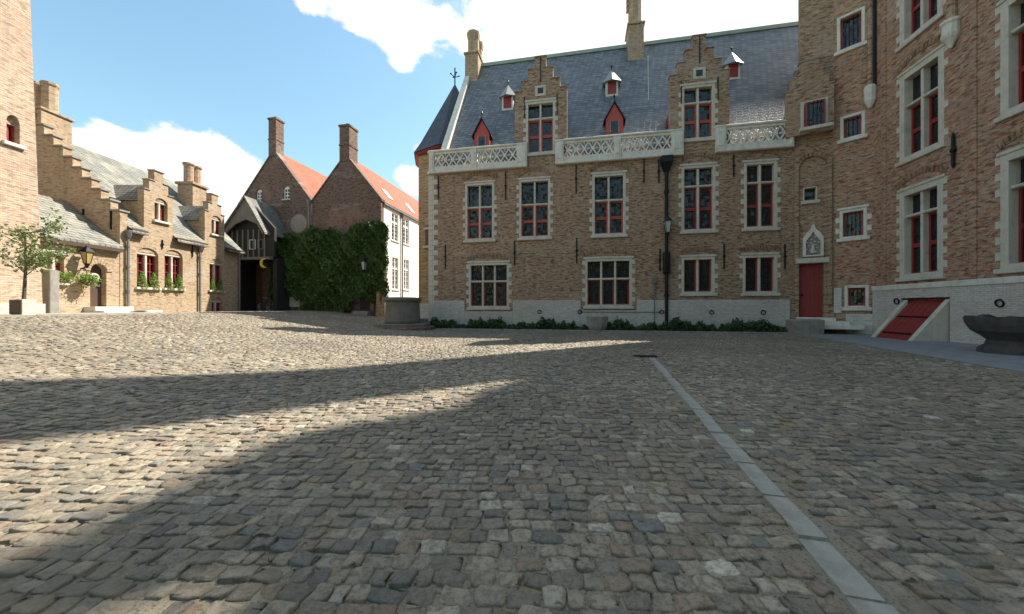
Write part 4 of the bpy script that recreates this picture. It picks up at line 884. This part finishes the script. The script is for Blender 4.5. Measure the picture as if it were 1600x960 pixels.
hh = [smallwin(h1, F1, 400.5, 409, 300, 315), smallwin(h1, F1, 443, 452.5, 295, 311)]
wall('gable_wall', 'brick_red', h1, F1, [(sl, .4), (sv_, .4), (sv_, zv), (sa, za), (sl, zv)], hh, 0, .4)
def gable_roof(par, F, sl, sa, sr, zl, za, zr, depth, mat, ov=.02):
    MB().add([(sl, .3, zl+.05), (sa, .3, za+.1), (sr, .3, zr+.05), (sl, depth, zl+.05), (sa, depth, za+.1), (sr, depth, zr+.05), (sl, .3, zl-.1), (sa, .3, za-.08), (sr, .3, zr-.1)], [(0, 1, 4, 3), (1, 2, 5, 4), (0, 6, 7, 1), (1, 7, 8, 2)]).build('roof', mat, par, F.M)
    q = MB()
    for (x0, z0, x1, z1) in ((sl, zl, sa, za), (sa, za, sr, zr)):
        q.add([(x0, -.06, z0), (x1, -.06, z1), (x1, .42, z1), (x0, .42, z0), (x0, -.06, z0+.16), (x1, -.06, z1+.16), (x1, .42, z1+.16), (x0, .42, z0+.16)], [(0,1,2,3),(4,5,6,7),(0,1,5,4),(1,2,6,5),(2,3,7,6),(3,0,4,7)])
    q.build('verge_coping', 'brick_red', par, F.M)
gable_roof(h1, F1, sl, sa, sv_, zv, za, zv, 14, 'tile')
def hchimney(par, F, px, y0, y1, w, dp):
    s, z0 = F.at(px, y0); z1 = F.z(px, y1)
    ch = MB().cbox(s-w, s+w, -.05, dp, z0-.4, z1).cbox(s-w-.06, s+w+.06, -.11, dp+.06, z1, z1+.14).cbox(s-w-.04, s+w+.04, -.09, dp+.04, z0+(z1-z0)*.35, z0+(z1-z0)*.35+.1).build('chimney', 'brick_red', par, F.M)
    for k in (.25, dp-.25): MB().lathe([(.17, 0), (.17, .14), (.13, .16)], (s+.1, k, z1+.14), 10).build('chimney_pot', 'lead', ch, F.M)
hchimney(h1, F1, 426, 236, 187, .36, .75)
MB().lathe([(.76, -.03), (.76, .03)], (0, 0, 0), 24).build('bricked_oculus', 'plaster', h1, F1.M @ Matrix.Translation((F1.s(467), -.0, F1.z(467, 350))) @ Matrix.Rotation(R(90), 4, 'X'))
h2 = thing('gabled_house', 'old red brick gable house with red tile roof and whitewashed side wall', 'house', F2.M @ Matrix.Translation((7, 0, .8)))
s2l, s2r = F2.s(487.5), F2.s(595); sa2, za2 = F2.at(540, 243); zl2, zr2 = F2.z(488, 316), F2.z(595, 312)
wall('gable_wall', 'brick_red', h2, F2, [(s2l, .3), (s2r, .3), (s2r, zr2), (sa2, za2), (s2l, zl2)], [], 0, .4)
gable_roof(h2, F2, s2l, sa2, s2r+.1, zl2, za2, zr2-.12, 16, 'tile')
hchimney(h2, F2, 538.5, 244, 198, .42, 1.0)
FS = Frame(F2.P(s2r, .0), F2.n)      # white side wall runs back
def swin(a, b, t, bo):
    s0, s1 = FS.s(a), FS.s(b); z0, z1 = FS.z((a+b)/2, bo), FS.z((a+b)/2, t)
    q = MB().box(s0, s0+.08, .06, .16, z0, z1).box(s1-.08, s1, .06, .16, z0, z1).box(s0, s1, .061, .161, z1-.08, z1).box(s0, s1, .061, .161, z0, z0+.08).box((s0+s1)/2-.05, (s0+s1)/2+.05, .058, .158, z0, z1).box(s0, s1, .057, .157, z0+(z1-z0)*.64, z0+(z1-z0)*.64+.1)
    for k in range(1, 7): q.box(s0, s1, .08, .14, z0+(z1-z0)*k/7-.012, z0+(z1-z0)*k/7+.012)
    for k in (1, 3): q.box(s0+(s1-s0)*k/4-.012, s0+(s1-s0)*k/4+.012, .15, .142, z0, z1)
    wo_ = q.build('window', 'whitewood', h2, FS.M); MB().box(s0, s1, .17, .19, z0, z1).build('pane', 'glass2', wo_, FS.M)
    MB().cbox(s0-.08, s1+.08, -.06, .1, z0-.1, z0-.003).build('sill', 'stone', wo_, FS.M)
    return rect(s0, s1, z0, z1)
hsd = [swin(612, 622.5, 334.5, 377), swin(630, 639, 342, 382), swin(613, 622.5, 403, 453), swin(631, 639, 406, 453)]
wall('side_wall', 'white', h2, FS, rect(.41, 15.5, .2, zr2-.05), hsd, 0, .35)
MB().cbox(-.02, .4, -.02, .3, .3, zr2).build('brick_return', 'brick_red', h2, FS.M)
sp2 = FS.s(627); MB().tube((sp2, -.1, .4), (sp2, -.1, zr2-.4), .06, 8).lathe([(.07, -.3), (.18, 0), (.18, .1)], (sp2, -.1, zr2-.35), 8).build('rain_pipe', 'lead', h2, FS.M)
MB().cbox(.3, 15.5, -.16, -.02, zr2-.28, zr2-.14).build('gutter', 'lead', h2, FS.M)
for k, (u_, v_) in enumerate(((2.1, .22), (5.8, .18))):
    e0 = Vector((s2r+.1, 0, zr2-.07)); e1 = Vector((sa2, 0, za2+.1)); dv = (e1-e0); nn = Vector((-dv.z, 0, dv.x)).normalized(); nn = nn if nn.z > 0 else -nn
    p0 = e0+dv*v_; p1 = e0+dv*(v_+.22); q = MB(); o_ = nn*.06
    q.add([tuple(p0+Vector((0, u_, 0))), tuple(p0+Vector((0, u_+.7, 0))), tuple(p1+Vector((0, u_+.7, 0))), tuple(p1+Vector((0, u_, 0))), tuple(p0+o_+Vector((0, u_, 0))), tuple(p0+o_+Vector((0, u_+.7, 0))), tuple(p1+o_+Vector((0, u_+.7, 0))), tuple(p1+o_+Vector((0, u_, 0)))], [(0,1,2,3),(4,5,6,7),(0,1,5,4),(1,2,6,5),(2,3,7,6),(3,0,4,7)])
    q.build('skylight', 'whitewood', h2, F2.M)
sd_ = F2.s(485); MB().tube((sd_, -.14, F2.z(485, 362)), (sd_, -.14, F2.z(485, 318)), .1, 8).lathe([(.1, -.3), (.22, .1), (.22, .2)], (sd_, -.14, F2.z(485, 318)), 8).build('rain_pipe', 'lead', h2, F2.M)
MB().cbox(F2.s(453), F2.s(469), -.08, -.02, F2.z(460, 480), F2.z(460, 464)).build('white_panel', 'stone', h2, F2.M)
MB().box(F2.s(410), F2.s(487), -.01, .3, .3, F2.z(450, 380)).build('yard_wall', 'brick_red', h2, F2.M)
dwy = MB().box(F2.s(563), F2.s(578), -.03, .02, .4, F2.z(570, 463)).build('doorway', 'wood_dark', h2, F2.M)
MB().cbox(F2.s(552), F2.s(582), -.7, -.03, .3, .75).cbox(F2.s(556), F2.s(580), -.45, -.03, .75, .95).build('door_step', 'stone_grey', h2, F2.M)
MB().cbox(F2.s(592), F2.s(601), -.35, -.02, .2, F2.z(596, 430)).build('buttress', 'brick_yel', h2, F2.M)
# ------------------------------------------------------------------ timber gatehouse with passage
FP = Frame((-21.6, 27.4), (1, -.12))
gh = thing('timber_gatehouse', 'dark timber gatehouse with arched bargeboard above shaded passage', 'building', FP.M @ Matrix.Translation((1.5, 0, .9)))
pl, pr = FP.s(353), FP.s(415); sap, zap = FP.at(388, 311); zlp = FP.z(356, 348); zrp = FP.z(414, 378); zlp = zrp = (zlp+zrp)/2
gp = [(pl, zlp-.7), (pr, zrp-.7), (pr, zrp), (sap, zap), (pl, zlp)]
wall('gable_boards', 'wood_grey', gh, FP, [(pl, zlp-.3), (sap-.9, zlp+.55), (sap, zlp+.9), (sap+.9, zlp+.55), (pr, zrp-.3), (pr, zrp), (sap, zap), (pl, zlp)], [], -.25, .12)
q = MB()
for (x0, z0, x1, z1) in ((pl-.25, zlp-.25, sap, zap), (sap, zap, pr+.25, zrp-.25)):
    q.add([(x0, -.4, z0), (x1, -.4, z1), (x1, 8, z1), (x0, 8, z0), (x0, -.4, z0+.14), (x1, -.4, z1+.14), (x1, 8, z1+.14), (x0, 8, z0+.14)], [(0,1,2,3),(4,5,6,7),(0,1,5,4),(1,2,6,5),(2,3,7,6),(3,0,4,7)])
q.build('roof', 'slate_old', gh, FP.M)
zp = FP.z(398, 402)
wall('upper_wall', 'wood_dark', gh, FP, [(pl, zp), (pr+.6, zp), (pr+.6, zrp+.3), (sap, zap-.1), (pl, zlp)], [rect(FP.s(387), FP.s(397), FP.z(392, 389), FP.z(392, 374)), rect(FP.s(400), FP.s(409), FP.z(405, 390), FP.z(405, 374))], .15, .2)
for a, b in ((387, 397), (400, 409)):
    s0, s1, z0, z1 = FP.s(a), FP.s(b), FP.z(395, 389.5), FP.z(395, 374)
    wo_ = MB().box(s0, s0+.05, .12, .2, z0, z1).box(s1-.05, s1, .12, .2, z0, z1).box(s0, s1, .12, .2, z1-.05, z1).box(s0, s1, .12, .2, z0, z0+.05).build('window', 'whitewood' if a < 390 else 'wood_grey', gh, FP.M); MB().box(s0, s1, .22, .24, z0, z1).build('pane', 'glass2', wo_, FP.M)
MB().cbox(pl, pr+.5, -.15, .15, zp-.2, zp).build('bressummer', 'wood_grey', gh, FP.M)
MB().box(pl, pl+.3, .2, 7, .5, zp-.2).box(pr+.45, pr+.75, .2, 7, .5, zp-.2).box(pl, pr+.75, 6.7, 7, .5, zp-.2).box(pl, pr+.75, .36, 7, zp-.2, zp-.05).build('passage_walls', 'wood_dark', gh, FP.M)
MB().cbox(pl-.05, pl+.28, -.1, .3, .5, zp-.2).build('post', 'wood', gh, FP.M)
for k in range(7):
    s_ = pl+.4+k*(pr-pl-.6)/6; MB().box(s_-.05, s_+.05, .1, .15, zp, zlp+.2).build('stud', 'wood_grey', gh, FP.M)
# ------------------------------------------------------------------ things
# ivy over the gabled house
iv = thing('ivy', 'dense dark green ivy covering the brick wall beside the passage', 'ivy', F2.M @ Matrix.Translation((6, 0, .8)))
pts = []
i0, i1 = F2.s(424), F2.s(603)
nn = 26000; u_ = RNG.uniform(i0, i1, nn); v_ = RNG.uniform(0, 1, nn)
tp = np.interp(u_, [F2.s(424), F2.s(450), F2.s(490), F2.s(540), F2.s(575), F2.s(603)], [F2.z(424, 385), F2.z(450, 366), F2.z(490, 360), F2.z(540, 360), F2.z(575, 349), F2.z(603, 352)])+.35*np.sin(u_*2.3)*np.sin(u_*.9+1)
bt_ = np.interp(u_, [F2.s(424), F2.s(440), F2.s(475), F2.s(480), F2.s(550), F2.s(556), F2.s(590), F2.s(603)], [2.2, 1.9, 2.0, .9, .85, 1.9, 1.7, 2.4])+.2*np.sin(u_*5)
zz = bt_+(tp-bt_)*v_**.95
bulge = .34+.3*np.sin(u_*1.7)*np.sin(zz*1.3)+.16*np.sin(u_*4.1+zz*3.3)+.1*np.sin(u_*9+zz*7)
yy = -np.clip(bulge, .06, 1)*RNG.uniform(.55, 1.1, nn)
leaves('foliage', 'ivy', np.stack([u_, yy, zz], 1), .1, iv, np.array([[0, -1, .35]]), F2.M)
nn = 2600; z3 = RNG.uniform(1.6, F2.z(600, 350), nn); y3 = RNG.uniform(-.4, .5, nn)
leaves('foliage', 'ivy', np.stack([s2r+.12+RNG.uniform(0, .22, nn)*(1+.4*np.sin(z3*3)), y3, z3], 1), .1, iv, np.array([[1, 0, .3]]), F2.M)
q = MB()
for k in range(5):
    x = i0+1+(i1-i0-2)*k/4; q.tube((x, -.05, .8), (x+random.uniform(-.5, .5), -.08, 4.5), .04, 6, .015)
q.build('stem', 'bark', iv, F2.M)
# planting bed weeds along the facade
nn = 30000; u_ = RNG.uniform(.5, FF.s(1225), nn); clump = .36+.14*np.sin(u_*1.9+.6)+.1*np.sin(u_*4.7)+.08*np.sin(u_*11+2)+.07*np.sin(u_*23)
y_ = RNG.uniform(-1.05, -.08, nn); z_ = np.clip(clump, .12, 1)*(RNG.uniform(0, 1, nn)**.9*RNG.uniform(.6, 1.25, nn))*(1-.35*np.abs(y_+.55))
wd_ = leaves('bed_plants', 'weed', np.stack([u_, y_, z_], 1), .085, None, np.array([[0, -.3, .5]]), FF.M); kind(wd_, 'stuff'); tag(wd_, 'low dark green weeds in the bed along the palace wall', 'plants')
bd = kind(MB().box(.2, FF.s(1235), -1.1, -.07, -.15, .03).build('planting_bed', 'soil', None, FF.M), 'structure')
x = .2
while x < FF.s(1232):
    l = random.uniform(.7, 1.1); MB().cbox(x+.005, min(x+l, FF.s(1234)), -1.2, -1.1, -.1, .06, .012).build('edging_stone', 'stone_grey', bd, FF.M); x += l
def block(name, label, px, pyb, w, h, dd, mat, off, cat):
    s_ = FF.s(px); q = MB().add([(-w, -dd, 0), (w*.95, -dd, 0), (w, dd, 0), (-w*.93, dd, 0), (-w*1.05, -dd*1.05, h*.93), (w*1.02, -dd, h), (w, dd, h*1.02), (-w, dd, h*.97), (-w*.8, -dd*.8, h*1.04), (w*.8, -dd*.8, h*1.07), (w*.8, dd*.8, h*1.06), (-w*.8, dd*.8, h*1.03)], [(3,2,1,0),(0,1,5,4),(1,2,6,5),(2,3,7,6),(3,0,4,7),(4,5,9,8),(5,6,10,9),(6,7,11,10),(7,4,8,11),(8,9,10,11)])
    p = FF.P(s_, off); return tag(q.build(name, mat, None, T(p[0], p[1], 0, math.atan2(DF.y, DF.x))), label, cat)
block('stone_block', 'weathered stone block at the corner beside the well', 667, 513, .42, .58, .3, 'stone_grey', -1.0, 'stone')
block('stone_block', 'large rough stone block beside the tower door steps', 1233, 519, .62, .66, .34, 'stone_grey', -1.25, 'stone')
p = FF.P(FF.s(932), -.95)
tr = thing('stone_trough', 'small tapered grey stone trough standing among the weeds', 'trough', T(p[0], p[1], 0, math.atan2(DF.y, DF.x)))
MB().lathe([(.36, 0), (.5, .2), (.58, .6), (.6, .74), (.46, .74), (.42, .55)], (0, 0, 0), 8, R(22.5), .7).build('basin', 'stone_grey', tr, WM[tr.name])
MB().box(-.3, .3, -.2, .2, .5, .6).build('soil', 'soil', tr, WM[tr.name])
# well
wl = thing('stone_well', 'round grey stone well on a low octagonal step by the turret', 'well', T(-5.9, 19.5, .05))
Wm = WM[wl.name]
MB().lathe([(1.75, -.1), (1.75, .13), (1.7, .16)], (0, 0, 0), 8, R(22.5)).build('step', 'brick_red', wl, Wm)
MB().lathe([(1.45, .16), (1.45, .3), (1.42, .33)], (0, 0, 0), 8, R(22.5)).build('step', 'stone_well', wl, Wm)
MB().lathe([(.95, .33), (.92, .5), (.88, 1.45), (.88, 1.5)], (0, 0, 0), 20).build('drum', 'stone_well', wl, Wm, True)
MB().lathe([(.9, 1.5), (.98, 1.54), (1.0, 1.64), (.97, 1.7), (.7, 1.72), (.66, 1.3)], (0, 0, 0), 20).build('rim', 'stone_well', wl, Wm)
# dark stone font at the right
ft = thing('stone_basin', 'dark broken stone basin on a tapered foot on the bluestone pavement', 'basin', T(13.25, 9.5, .03) @ Matrix.Diagonal((.86, .86, 1.12, 1)))
q = MB(); prof = [(.74, 0), (.72, .1), (.58, .2), (.54, .3), (.66, .4), (.86, .52), (.95, .66), (.97, .74), (1.0, .86), (.8, .86), (.7, .6), (.1, .5)]
q.lathe(prof, (0, 0, 0), 24)
q.v = [(x*(1+.025*math.sin(7*math.atan2(y, x))), y*(1+.025*math.sin(7*math.atan2(y, x))), z*(1+(.035*math.sin(5*math.atan2(y, x)+1)+.03*math.sin(11*math.atan2(y, x)) if z > .7 else 0))) for x, y, z in q.v]
q.build('bowl', 'stone_dark', ft, WM[ft.name])
# drain cover at the gutter's end
dcv = thing('drain_cover', 'rusty iron drain cover at the end of the stone gutter', 'drain', T(3.35, 9.05, .012, R(-5)))
MB().box(-.28, .28, -.16, .16, 0, .012).build('frame', 'iron', dcv, WM[dcv.name])
for k in range(6): MB().box(-.24+k*.085, -.2+k*.085, -.13, .13, .012, .022).build('grate_bar', 'iron', dcv, WM[dcv.name])
# wall lanterns
def lantern(label, W, sc, glass, h=.55):
    o = thing('wall_lantern', label, 'lantern', W, 'wall lanterns'); 
    MB().lathe([(.1*sc, 0), (.2*sc, h*sc), (.2*sc, h*sc+.02)], (0, 0, 0), 4, R(45)).build('glass', glass, o, W)
    MB().lathe([(.26*sc, h*sc+.02), (.24*sc, h*sc+.06), (.07*sc, h*sc+.24*sc), (.05*sc, h*sc+.3*sc), (0, h*sc+.36*sc)], (0, 0, 0), 4, R(45)).build('cap', 'iron', o, W)
    q = MB()
    for a in range(4):
        t = R(45+90*a); q.tube((.105*sc*math.cos(t), .105*sc*math.sin(t), 0), (.205*sc*math.cos(t), .205*sc*math.sin(t), h*sc), .014*sc, 5)
    q.build('frame', 'iron', o, W)
    MB().lathe([(.03*sc, -.22*sc), (.07*sc, -.1*sc), (.11*sc, 0)], (0, 0, 0), 8).tube((0, 0, -.15*sc), (0, .3, -.25*sc), .025, 6).build('bracket', 'iron', o, W)
lantern('amber glass lantern on the cottage wall beside the arched door', FC.M @ Matrix.Translation((FC.s(124.5), -.32, FC.z(124.5, 412))), .95, 'amber', .5)
lantern('small pale lantern mounted in front of the palace rain pipe', FF.M @ Matrix.Translation((sp, -.42, FF.z(1040, 366))), 1.0, 'lampglass')
lantern('pale lantern hanging in front of the ivy near white house', F2.M @ Matrix.Translation((F2.s(581), -1.0, F2.z(581, 424))), 1.0, 'lampglass')
# crescent sign and small sign at the passage
q = MB(); pts = []
for i in range(13): t = R(-60-20*i+360); pts.append((.36*math.cos(t), .36*math.sin(t)))
for i in range(13): t = R(-300+20*i+360); pts.append((.14+.28*math.cos(t)*1.0, .28*math.sin(t)*1.11))
tag(MB().prism([(.36*math.cos(R(60+20*i)), .36*math.sin(R(60+20*i))) for i in range(13)]+[(.2+.3*math.cos(R(-60-20*i+0)) if False else .12+.27*math.cos(R(300-20*i)), .3*math.sin(R(300-20*i))) for i in range(1, 12)], -.03, .03).build('crescent_sign', 'yellow', None, FP.M @ Matrix.Translation((FP.s(418), -.3, FP.z(418, 412)))), 'yellow crescent moon sign hanging at the dark passage', 'sign')
# potted tree, planter
tp_ = thing('potted_tree', 'thin bare-stemmed young tree with sparse green leaves against the brick tower', 'tree', T(-15.9, 11.75, 1.0))
Wt = WM[tp_.name]; q = MB(); tips = []
q.tube((0, 0, .3), (.05, .02, 1.6), .05, 8, .035).tube((.05, .02, 1.6), (-.02, .05, 2.7), .035, 7, .018)
for k in range(26):
    z0 = random.uniform(1.25, 2.75); a = random.uniform(0, 6.28); l = random.uniform(.4, 1.15); e = Vector((math.cos(a)*l, math.sin(a)*l, z0+random.uniform(.1, .6)))
    q.tube((.03, .03, z0), e, .016, 5, .006); tips.append((Vector((.03, .03, z0)), e))
    e2 = e+Vector((random.uniform(-.3, .3), random.uniform(-.3, .3), random.uniform(0, .4))); q.tube(e, e2, .007, 4, .003); tips.append((e, e2))
q.build('trunk', 'bark', tp_, Wt)
pts = []
for a_, b_ in tips:
    for k in range(30): f = random.uniform(.35, 1.1); pp = a_.lerp(b_, f); pts.append((pp.x+random.gauss(0, .1), pp.y+random.gauss(0, .1), pp.z+random.gauss(0, .1)))
leaves('crown', 'leaf', pts, .05, tp_, None, Wt)
pt = thing('planter', 'square brown wooden planter with pale stone side under young tree', 'planter', T(-15.9, 11.75, 1.0)); Wp = WM[pt.name]
MB().cbox(-.18, .18, -.18, .18, 0, .5, .02).build('box', 'stone', pt, Wp); MB().cbox(-.19, .19, -.21, -.182, .02, .48, .01).build('panel', 'wood', pt, Wp); MB().box(-.15, .15, -.15, .15, .501, .51).build('soil', 'soil', pt, Wp)
bn = thing('litter_bin', 'dark green litter bin at the foot of the brick tower', 'bin', T(-15.75, 10.72, 1.0)); Wb = WM[bn.name]
MB().lathe([(.26, 0), (.28, .05), (.28, .62), (.26, .64)], (0, 0, 0), 16).build('body', 'green', bn, Wb, False); MB().lathe([(.3, .64), (.3, .7), (.2, .8), (.05, .84)], (0, 0, 0), 16).build('lid', 'green', bn, Wb)
sp3 = FC.at(79.5, 423, -.45); tag(MB().cbox(-.16, .16, -.16, .16, GZ-.1, sp3[1], .02).add([(-.16, -.16, sp3[1]+.002), (.16, -.16, sp3[1]+.002), (.16, .16, sp3[1]+.002), (-.16, .16, sp3[1]+.002), (0, 0, sp3[1]+.06)], [(0, 1, 4), (1, 2, 4), (2, 3, 4), (3, 0, 4), (3, 2, 1, 0)]).build('stone_post', 'stone_grey', None, FC.M @ Matrix.Translation((sp3[0], -.45, 0))), 'upright square grey stone post between tower and cottage window', 'post')
# potted shrubs on the cottage sills
def shrub(label, s_, z_, sc=1, y=-.0):
    W = FC.M @ Matrix.Translation((s_, y, z_)); o = thing('potted_shrub', label, 'plant', W, 'potted shrubs on the cottage sills')
    MB().lathe([(.08*sc, 0), (.12*sc, .17*sc), (.13*sc, .19*sc)], (0, 0, 0), 10).build('pot', 'brick_red', o, W)
    n = 420; t = RNG.uniform(0, 1, n); r_ = .17*(1-t)**.7*RNG.uniform(.5, 1.05, n)+.01; a = RNG.uniform(0, 6.28, n)
    leaves('foliage', 'topiary', np.stack([r_*np.cos(a), r_*np.sin(a), .17+t*.52], 1)*sc, .035*sc, o, None, W)
    n = 160; a = RNG.uniform(0, 6.28, n); leaves('foliage', 'topiary', np.stack([.2*np.cos(a)*RNG.uniform(.3, 1, n), -.08+.12*np.sin(a), .14-RNG.uniform(0, .25, n)], 1)*sc, .035*sc, o, None, W)
nm = ['in the cottage window nearest the arched door', 'in the second tall cottage window', 'in the single cottage window']
for k in range(3):
    s0, s1, z0 = SILLS[k]
    for j, f in enumerate((.22, .78)): shrub(('cone shaped potted shrub on the %s side ' % ('door' if j == 0 else 'passage'))+nm[k], s0+(s1-s0)*f, z0+.002, 1.15 if k < 2 else 1.0, -.0)
fb = thing('window_plant', 'trailing leafy plant on the lean-to window sill behind stone post', 'plant', FC.M @ Matrix.Translation((FC.s(96), -.05, wz0))); Wf = WM[fb.name]
MB().cbox(-.2, .2, -.1, .12, 0, .14).build('trough', 'brick_red', fb, Wf); n = 700; leaves('foliage', 'topiary', np.stack([RNG.normal(0, .12, n), RNG.normal(-.05, .07, n), .2+RNG.normal(0, .09, n)], 1), .045, fb, None, Wf)
hbk = thing('hanging_basket', 'round hanging plant under the amber lantern beside the door', 'plant', FC.M @ Matrix.Translation((FC.s(127), -.3, FC.z(127, 440)))); Wf = WM[hbk.name]
MB().lathe([(.03, -.2), (.2, -.08), (.24, .05)], (0, 0, 0), 12).build('basket', 'wood', hbk, Wf); n = 900; a = RNG.normal(size=(n, 3))*np.array([.14, .12, .11])+np.array([0, 0, .08]); leaves('foliage', 'topiary', a, .045, hbk, None, Wf)
MB().tube((0, 0, .05), (0, .1, .55), .012, 5).tube((0, .1, .55), (0, .32, .55), .02, 5).build('hanger', 'iron', hbk, Wf)
tag(MB().torus((0, 0, 0), (0, 1, 0), .15, .045, 18, 8).build('door_wreath', 'stone_white', None, FC.M @ Matrix.Translation(((d0+d1)/2, .21, dz0+1.35))), 'white ring wreath hanging on the arched brown door', 'wreath')
# bicycle
bk = thing('bicycle', 'black bicycle leaning beside the passage wall', 'bicycle', T(-18.95, 27.15, .93, R(-25))); Wk = WM[bk.name]
for x in (0, 1.05):
    wh = MB().torus((x, 0, .34), (0, 1, 0), .31, .028, 24, 6).build('wheel', 'rubber', bk, Wk); q = MB().torus((x, 0, .34), (0, 1, 0), .28, .012, 24, 5)
    for k in range(12): a = k*math.pi/6; q.tube((x, 0, .34), (x+.28*math.cos(a), 0, .34+.28*math.sin(a)), .003, 3)
    q.build('rim', 'chrome', wh, Wk)
MB().tube((0, 0, .34), (.42, 0, .32), .015, 6).tube((.42, 0, .32), (.3, 0, .85), .016, 6).tube((0, 0, .34), (.32, 0, .76), .012, 6).tube((.42, 0, .32), (.88, 0, .78), .018, 6).tube((.33, 0, .74), (.86, 0, .82), .016, 6).tube((1.05, 0, .34), (.84, 0, .95), .016, 6).build('frame', 'iron', bk, Wk)
MB().cbox(.16, .42, -.07, .07, .86, .92, .02).build('saddle', 'rubber', bk, Wk); MB().tube((.8, -.28, 1.02), (.84, 0, .98), .012, 6).tube((.8, .28, 1.02), (.84, 0, .98), .012, 6).build('handlebar', 'chrome', bk, Wk)
# ------------------------------------------------------------------ unseen hedge and trees added behind the camera to darken window reflections
hg = thing('hedge', 'tall clipped dark hedge closing the far side of the courtyard', 'hedge', T(0, -14, 0))
n = 14000; pts = np.stack([RNG.uniform(-24, 24, n), RNG.uniform(-1, 1, n)**3*.9, RNG.uniform(.1, 5.2, n)], 1); leaves('foliage', 'ivy', pts, .22, hg, None, T(0, -14, 0))
q = MB()
for k in range(13): q.tube((-24+k*4, 0, -.1), (-24+k*4, 0, 4), .07, 6, .03)
kind(q.build('stems', 'bark', hg, T(0, -14, 0)), 'stuff')
for k, (x, y) in enumerate(((-21, -20), (-13, -22), (-5, -20), (4, -22), (12, -20), (20, -21))):
    tr_ = thing('reflection_tree', ('broad', 'tall', 'spreading', 'slender', 'rounded', 'old')[k]+' leafy lime tree behind the tall hedge', 'tree', T(x, y, 0), 'trees behind the hedge'); W = WM[tr_.name]
    q = MB().tube((0, 0, 0), (0, 0, 9), .45, 10, .28); cs = []
    for j in range(13):
        a = j*2.4; e = Vector((4*math.cos(a)*random.uniform(.4, 1), 3.5*math.sin(a)*random.uniform(.4, 1), random.uniform(6, 18))); q.tube((0, 0, random.uniform(4, 8.5)), e, .18, 6, .04); cs.append(e)
    q.build('trunk', 'bark', tr_, W); pts = np.concatenate([np.array(c)+RNG.normal(size=(380, 3))*np.array([1.5, 1.5, 1.2]) for c in cs]); leaves('crown', 'leaf', pts, .34, tr_, None, W)
